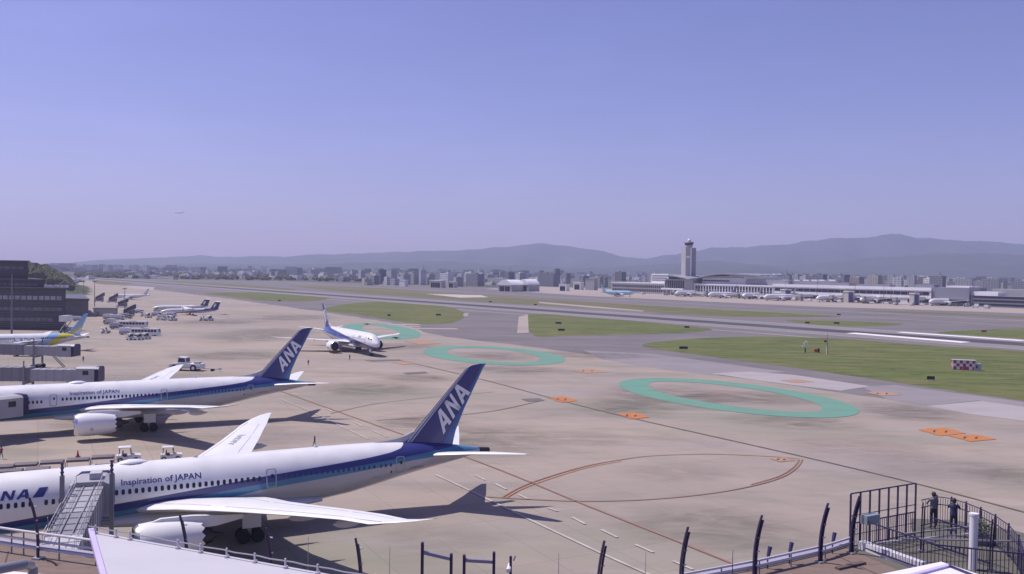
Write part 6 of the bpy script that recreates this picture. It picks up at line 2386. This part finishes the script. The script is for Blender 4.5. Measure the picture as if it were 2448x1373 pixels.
pushback('large white tow tractor with tow bar beyond the second jet wing', at(447, 886), -0.12).scale = (1.22, 1.22, 1.22)
bag_tractor('left of two small white canopy tractors behind the nearest jet', at(307, 1104), 0.35, s=1.05)
bag_tractor('right of two small white canopy tractors behind the nearest jet', at(409, 1100), 0.30, s=0.95)
for i, (x, y) in enumerate(((5, 1146), (62, 1140), (125, 1134), (187, 1128), (246, 1121))):
    dolly(('leftmost', 'second', 'third', 'fourth', 'rightmost')[i] + ' dark covered baggage cart in the row behind the nearest jet', at(x, y), 0.33)
for i, (x, y) in enumerate(((25, 1157), (90, 1152))):
    dolly(('left', 'right')[i] + ' dark covered cart of the closer pair behind the nearest jet', at(x, y), 0.33, 'closer covered carts')
# cone
c = thing('traffic_cone', 'dark traffic cone on the apron between the two parked jets', 'cone', at(186, 1092, 0.11))
MB().cyl((0, 0, 0.05), (0, 0, 0.95), 0.22, 0.04, 12).build('cone_body', red_p, c)
MB().box((0, 0, 0.025), (0.6, 0.6, 0.05)).build('base', tyre_m, c)

box_truck('white truck at the left end of the upper equipment row', at(263, 764), 0.1)
box_truck('white truck in the middle of the upper equipment row', at(281, 765), 0.15, L=7.5)
box_truck('grey truck at the right end of the upper equipment row', at(301, 762), 0.2, body=van_grey)
box_truck('white service truck parked left of the long white bus', at(262, 776), 2.9, L=6.0)
bus('long white bus in the middle of the left equipment cluster', at(318, 784), 0.1, 12.5)
bus('white bus with dark windows nearest in the left equipment cluster', at(347, 803), 0.05, 11.5)
box_truck('white truck left of the nearest bus', at(303, 800), 0.4, L=6.0)
box_truck('short grey truck left behind the long white bus', at(278, 787), 0.3, L=5.5, body=van_grey)
for i, (x, y) in enumerate(((313, 813), (333, 813), (350, 811))):
    bag_tractor(('left', 'middle', 'right')[i] + ' small tractor of three parked before the nearest bus', at(x, y), 1.3, 'tractors before the bus', 1.15)
bag_tractor('lone small white tractor left of the equipment cluster', at(252, 797), 0.8, 'lone tractor', 1.2)
stair_truck('covered boarding steps beside the dark floodlight mast', at(306, 756), 0.2)
stair_truck('covered boarding steps furthest left on the apron', at(236, 722), 0.25, 4.6)
stair_truck('covered boarding steps right of the furthest left ones', at(268, 724), 0.3, 4.6)
stair_truck('covered boarding steps standing behind the floodlight mast', at(291, 735), 0.25, 3.6)
high_loader('white raised catering loader beside the dark terminal block', at(160, 796), 1.4)
box_truck('white van parked right of the raised loader', at(188, 768), 0.4, L=5.5, h=2.6)
box_truck('dark truck under the far jet bridge', at(58, 852), 0.15, L=7, body=dark_body)
for i, (x, y, rz, k) in enumerate(((332, 749, 0.2, 0), (345, 757, 0.3, 1), (355, 760, 1.2, 1), (374, 756, 0.4, 0), (386, 757, 0.2, 1), (398, 760, 0.1, 1), (410, 757, 0.5, 0), (383, 766, 0.2, 1),
                                   (400, 767, 0.3, 1), (414, 767, 1.0, 1), (375, 745, 0.1, 1), (398, 742, 0.2, 0), (485, 767, 0.6, 1), (502, 767, 1.3, 1))):
    if k:
        bag_tractor('small tractor among the equipment below the regional aircraft' if i < 12 else ('left' if i == 12 else 'right') + ' of two small tractors right of the turboprop nose', at(x, y), rz,
                    'tractors by the regional aircraft' if i < 12 else 'pair of tractors', 1.25)
    else:
        box_truck('white truck among the equipment by the regional aircraft', at(x, y), rz, L=5.5, h=2.5, group='trucks by the regional aircraft')
# vehicles at the far terminal
vr = random.Random(21)
for i in range(26):
    x = 1500 + i * 36 + vr.uniform(-12, 12)
    p = tpt(x, vr.uniform(-42, -12))
    box_truck('small service truck on the apron of the far terminal', p + Vector((0, 0, 0.05)), vr.uniform(0, 6.28), L=vr.choice((5.5, 7, 9)), h=vr.choice((2.6, 3.2, 3.6)),
              body=vr.choice((van_white, van_white, van_grey, dark_body)), group='trucks at the far terminal', stripe=False)
for i, x in enumerate((1700, 1915, 1990, 2080, 2148, 2165, 2360)):
    p = tpt(x, -30)
    mast('thin floodlight mast on the apron of the far terminal', p, 20, 'far apron masts', lamps=True, r=0.25)
for i in range(8):
    p = tpt(1655 + i * 75, -16)
    b = thing('jet_bridge', 'pale jet bridge reaching out from the far terminal', 'jet bridge', p, TA + math.pi / 2, 'far jet bridges')
    MB().box((-6, 0, 5.6), (22, 2.8, 2.8)).build('tunnel', offwhite, b)
    MB().box((-15, 0, 2.3), (0.8, 3.4, 4.6)).build('lift_column', bridge_dark, b)
    MB().box((-18.5, 0, 5.6), (4, 3.8, 3.3)).build('cab', facade_grey, b)

# ---- airfield signs and navigation equipment
sign_black = pm('sign_black', (0.025, 0.025, 0.025), 0.6)
for i, (x, y, w, lab) in enumerate(((930, 757, 3, 'small black sign on the middle turf island, left'), (1048, 756, 5, 'long black sign on the middle turf island, right'), (1335, 776, 5, 'black sign on the right turf island, upper'),
                                    (1342, 793, 5, 'black sign on the right turf island, lower'), (1642, 786, 4, 'black sign near the tip of the right turf island'), (1634, 837, 5, 'black sign on the large turf area near its left tip'),
                                    (2225, 911, 3.2, 'black sign on the large turf area below the chequered hut'), (1172, 724, 4, 'black sign beyond the runway, left'), (1280, 731, 4, 'black sign beyond the runway, centre'),
                                    (1930, 775, 4, 'black sign just beyond the runway, left of the long one'), (2000, 776, 5, 'long black sign just beyond the runway at right'), (2005, 755, 4, 'black sign on the far turf strip'),
                                    (668, 721, 4, 'black sign on the left turf island'), (2352, 796, 4, 'reddish sign on the right turf beyond the runway'))):
    p = at(x, y, gz)
    s = thing('taxiway_sign', lab, 'sign', p, -0.1, 'airfield signs')
    w *= 0.62
    MB().box((0, 0, 0.85), (w, 0.3, 0.9)).build('panel', sign_black if x != 2352 else red_p, s)
    for dx in (-w * 0.35, w * 0.35):
        MB().cyl((dx, 0, 0), (dx, 0, 0.42), 0.06, n=6).build('leg', steel, s)
# chequered hut
p = at(2303, 884, gz)
t = thing('equipment_hut', 'red and white chequered equipment hut on the large turf area', 'hut', p, -0.28)
MB().box((0, 0, 1.5), (6.2, 2.6, 2.8)).build('hut_body', van_white, t)
me_r = MB().box((0, 0, 0), (0.8, 0.05, 0.88)).mesh('panel', pm('hut_red', (0.40, 0.03, 0.085), 0.5))
for r_ in range(3):
    for k in range(7):
        if (r_ + k) % 2 == 0:
            o = link('panel', me_r, t)
            o.location = (-2.62 + k * 0.875, -1.325, 0.58 + r_ * 0.93)
me_r = MB().box((0, 0, 0), (0.05, 0.8, 0.88)).mesh('panel', pm('hut_red', (0.40, 0.03, 0.085), 0.5))
for r_ in range(3):
    for k in range(3):
        if (r_ + k) % 2 == 0:
            o = link('panel', me_r, t)
            o.location = (-3.125, -0.85 + k * 0.85, 0.58 + r_ * 0.93)
MB().box((0, 0, 2.96), (6.5, 2.9, 0.12)).build('roof', van_grey, t)
MB().box((0.05, -1.34, 1.05), (0.75, 0.06, 1.9)).build('door', pm('hut_red', (0.40, 0.03, 0.085), 0.5), t)
p = at(2336, 886, gz)
t = thing('generator_cabinet', 'pale blue-grey cabinet right beside the chequered hut', 'cabinet', p, -0.28)
MB().box((0, 0, 1.05), (1.9, 1.8, 2.1)).build('housing', van_grey, t)
MB().box((-0.3, -0.92, 1.2), (0.5, 0.05, 0.9)).build('vent', dark_body, t)
# masts left of it
p = at(1977, 848, gz)
t = thing('wind_mast', 'yellowish pole with dark top on the large turf area', 'mast', p)
zt_ = atY(1977, 797, p.y).z
MB().cyl((0, 0, 0), (0, 0, zt_ * 0.62), 0.34, n=10).build('base_pole', pm('pale_yellow', (0.55, 0.52, 0.36), 0.6), t)
MB().cyl((0, 0, zt_ * 0.62), (0, 0, zt_), 0.09, 0.05, n=8).build('rod', red_p, t)
MB().box((-0.7, 0, zt_ * 0.62), (0.7, 0.5, 0.7)).build('sensor', sign_black, t)
p = at(1925, 843, gz)
t = thing('weather_station', 'cluster of white sensors on a short dark post on the large turf', 'weather station', p)
MB().cyl((0, 0, 0), (0, 0, 1.6), 0.22, n=10).build('post', sign_black, t)
MB().cyl((0, 0, 1.6), (0, 0, 4.4), 0.10, n=8).build('rod', van_white, t)
for dx, z, w in ((-0.5, 2.2, 1.2), (0.3, 2.8, 1.4), (-0.2, 3.4, 0.8), (0.7, 3.9, 0.35)):
    MB().box((dx, 0, z), (w, 0.5, 0.4)).build('sensor', van_white, t)
p = at(1953, 843, gz)
t = thing('marker_box', 'orange and black marker box beside the white sensor cluster', 'box', p)
MB().box((-0.35, 0, 0.75), (1.6, 0.6, 1.1)).build('orange_panel', pm('marker_orange', (0.55, 0.13, 0.03), 0.6), t)
MB().box((0.5, -0.4, 0.8), (0.5, 0.5, 1.6)).build('black_post', sign_black, t)

# ================================================================ AIR
hz = MB()
hz.slab([(-9500, -150), (9500, -150), (9500, 11500), (-9500, 11500)], -2.0, 560.0)
ho = hz.build('haze', [], None, kind='stuff')
hm = bpy.data.materials.new('haze_air')
hm.use_nodes = True
hn = hm.node_tree
hn.nodes.remove(hn.nodes['Principled BSDF'])
pv = hn.nodes.new('ShaderNodeVolumePrincipled')
pv.inputs['Color'].default_value = (0.66, 0.70, 1.0, 1)
pv.inputs['Density'].default_value = 0.000105
pv.inputs['Anisotropy'].default_value = 0.2
hn.links.new(pv.outputs[0], hn.nodes['Material Output'].inputs['Volume'])
ho.data.materials.append(hm)
tag(ho, 'pale lavender haze lying over the whole airfield', 'haze')
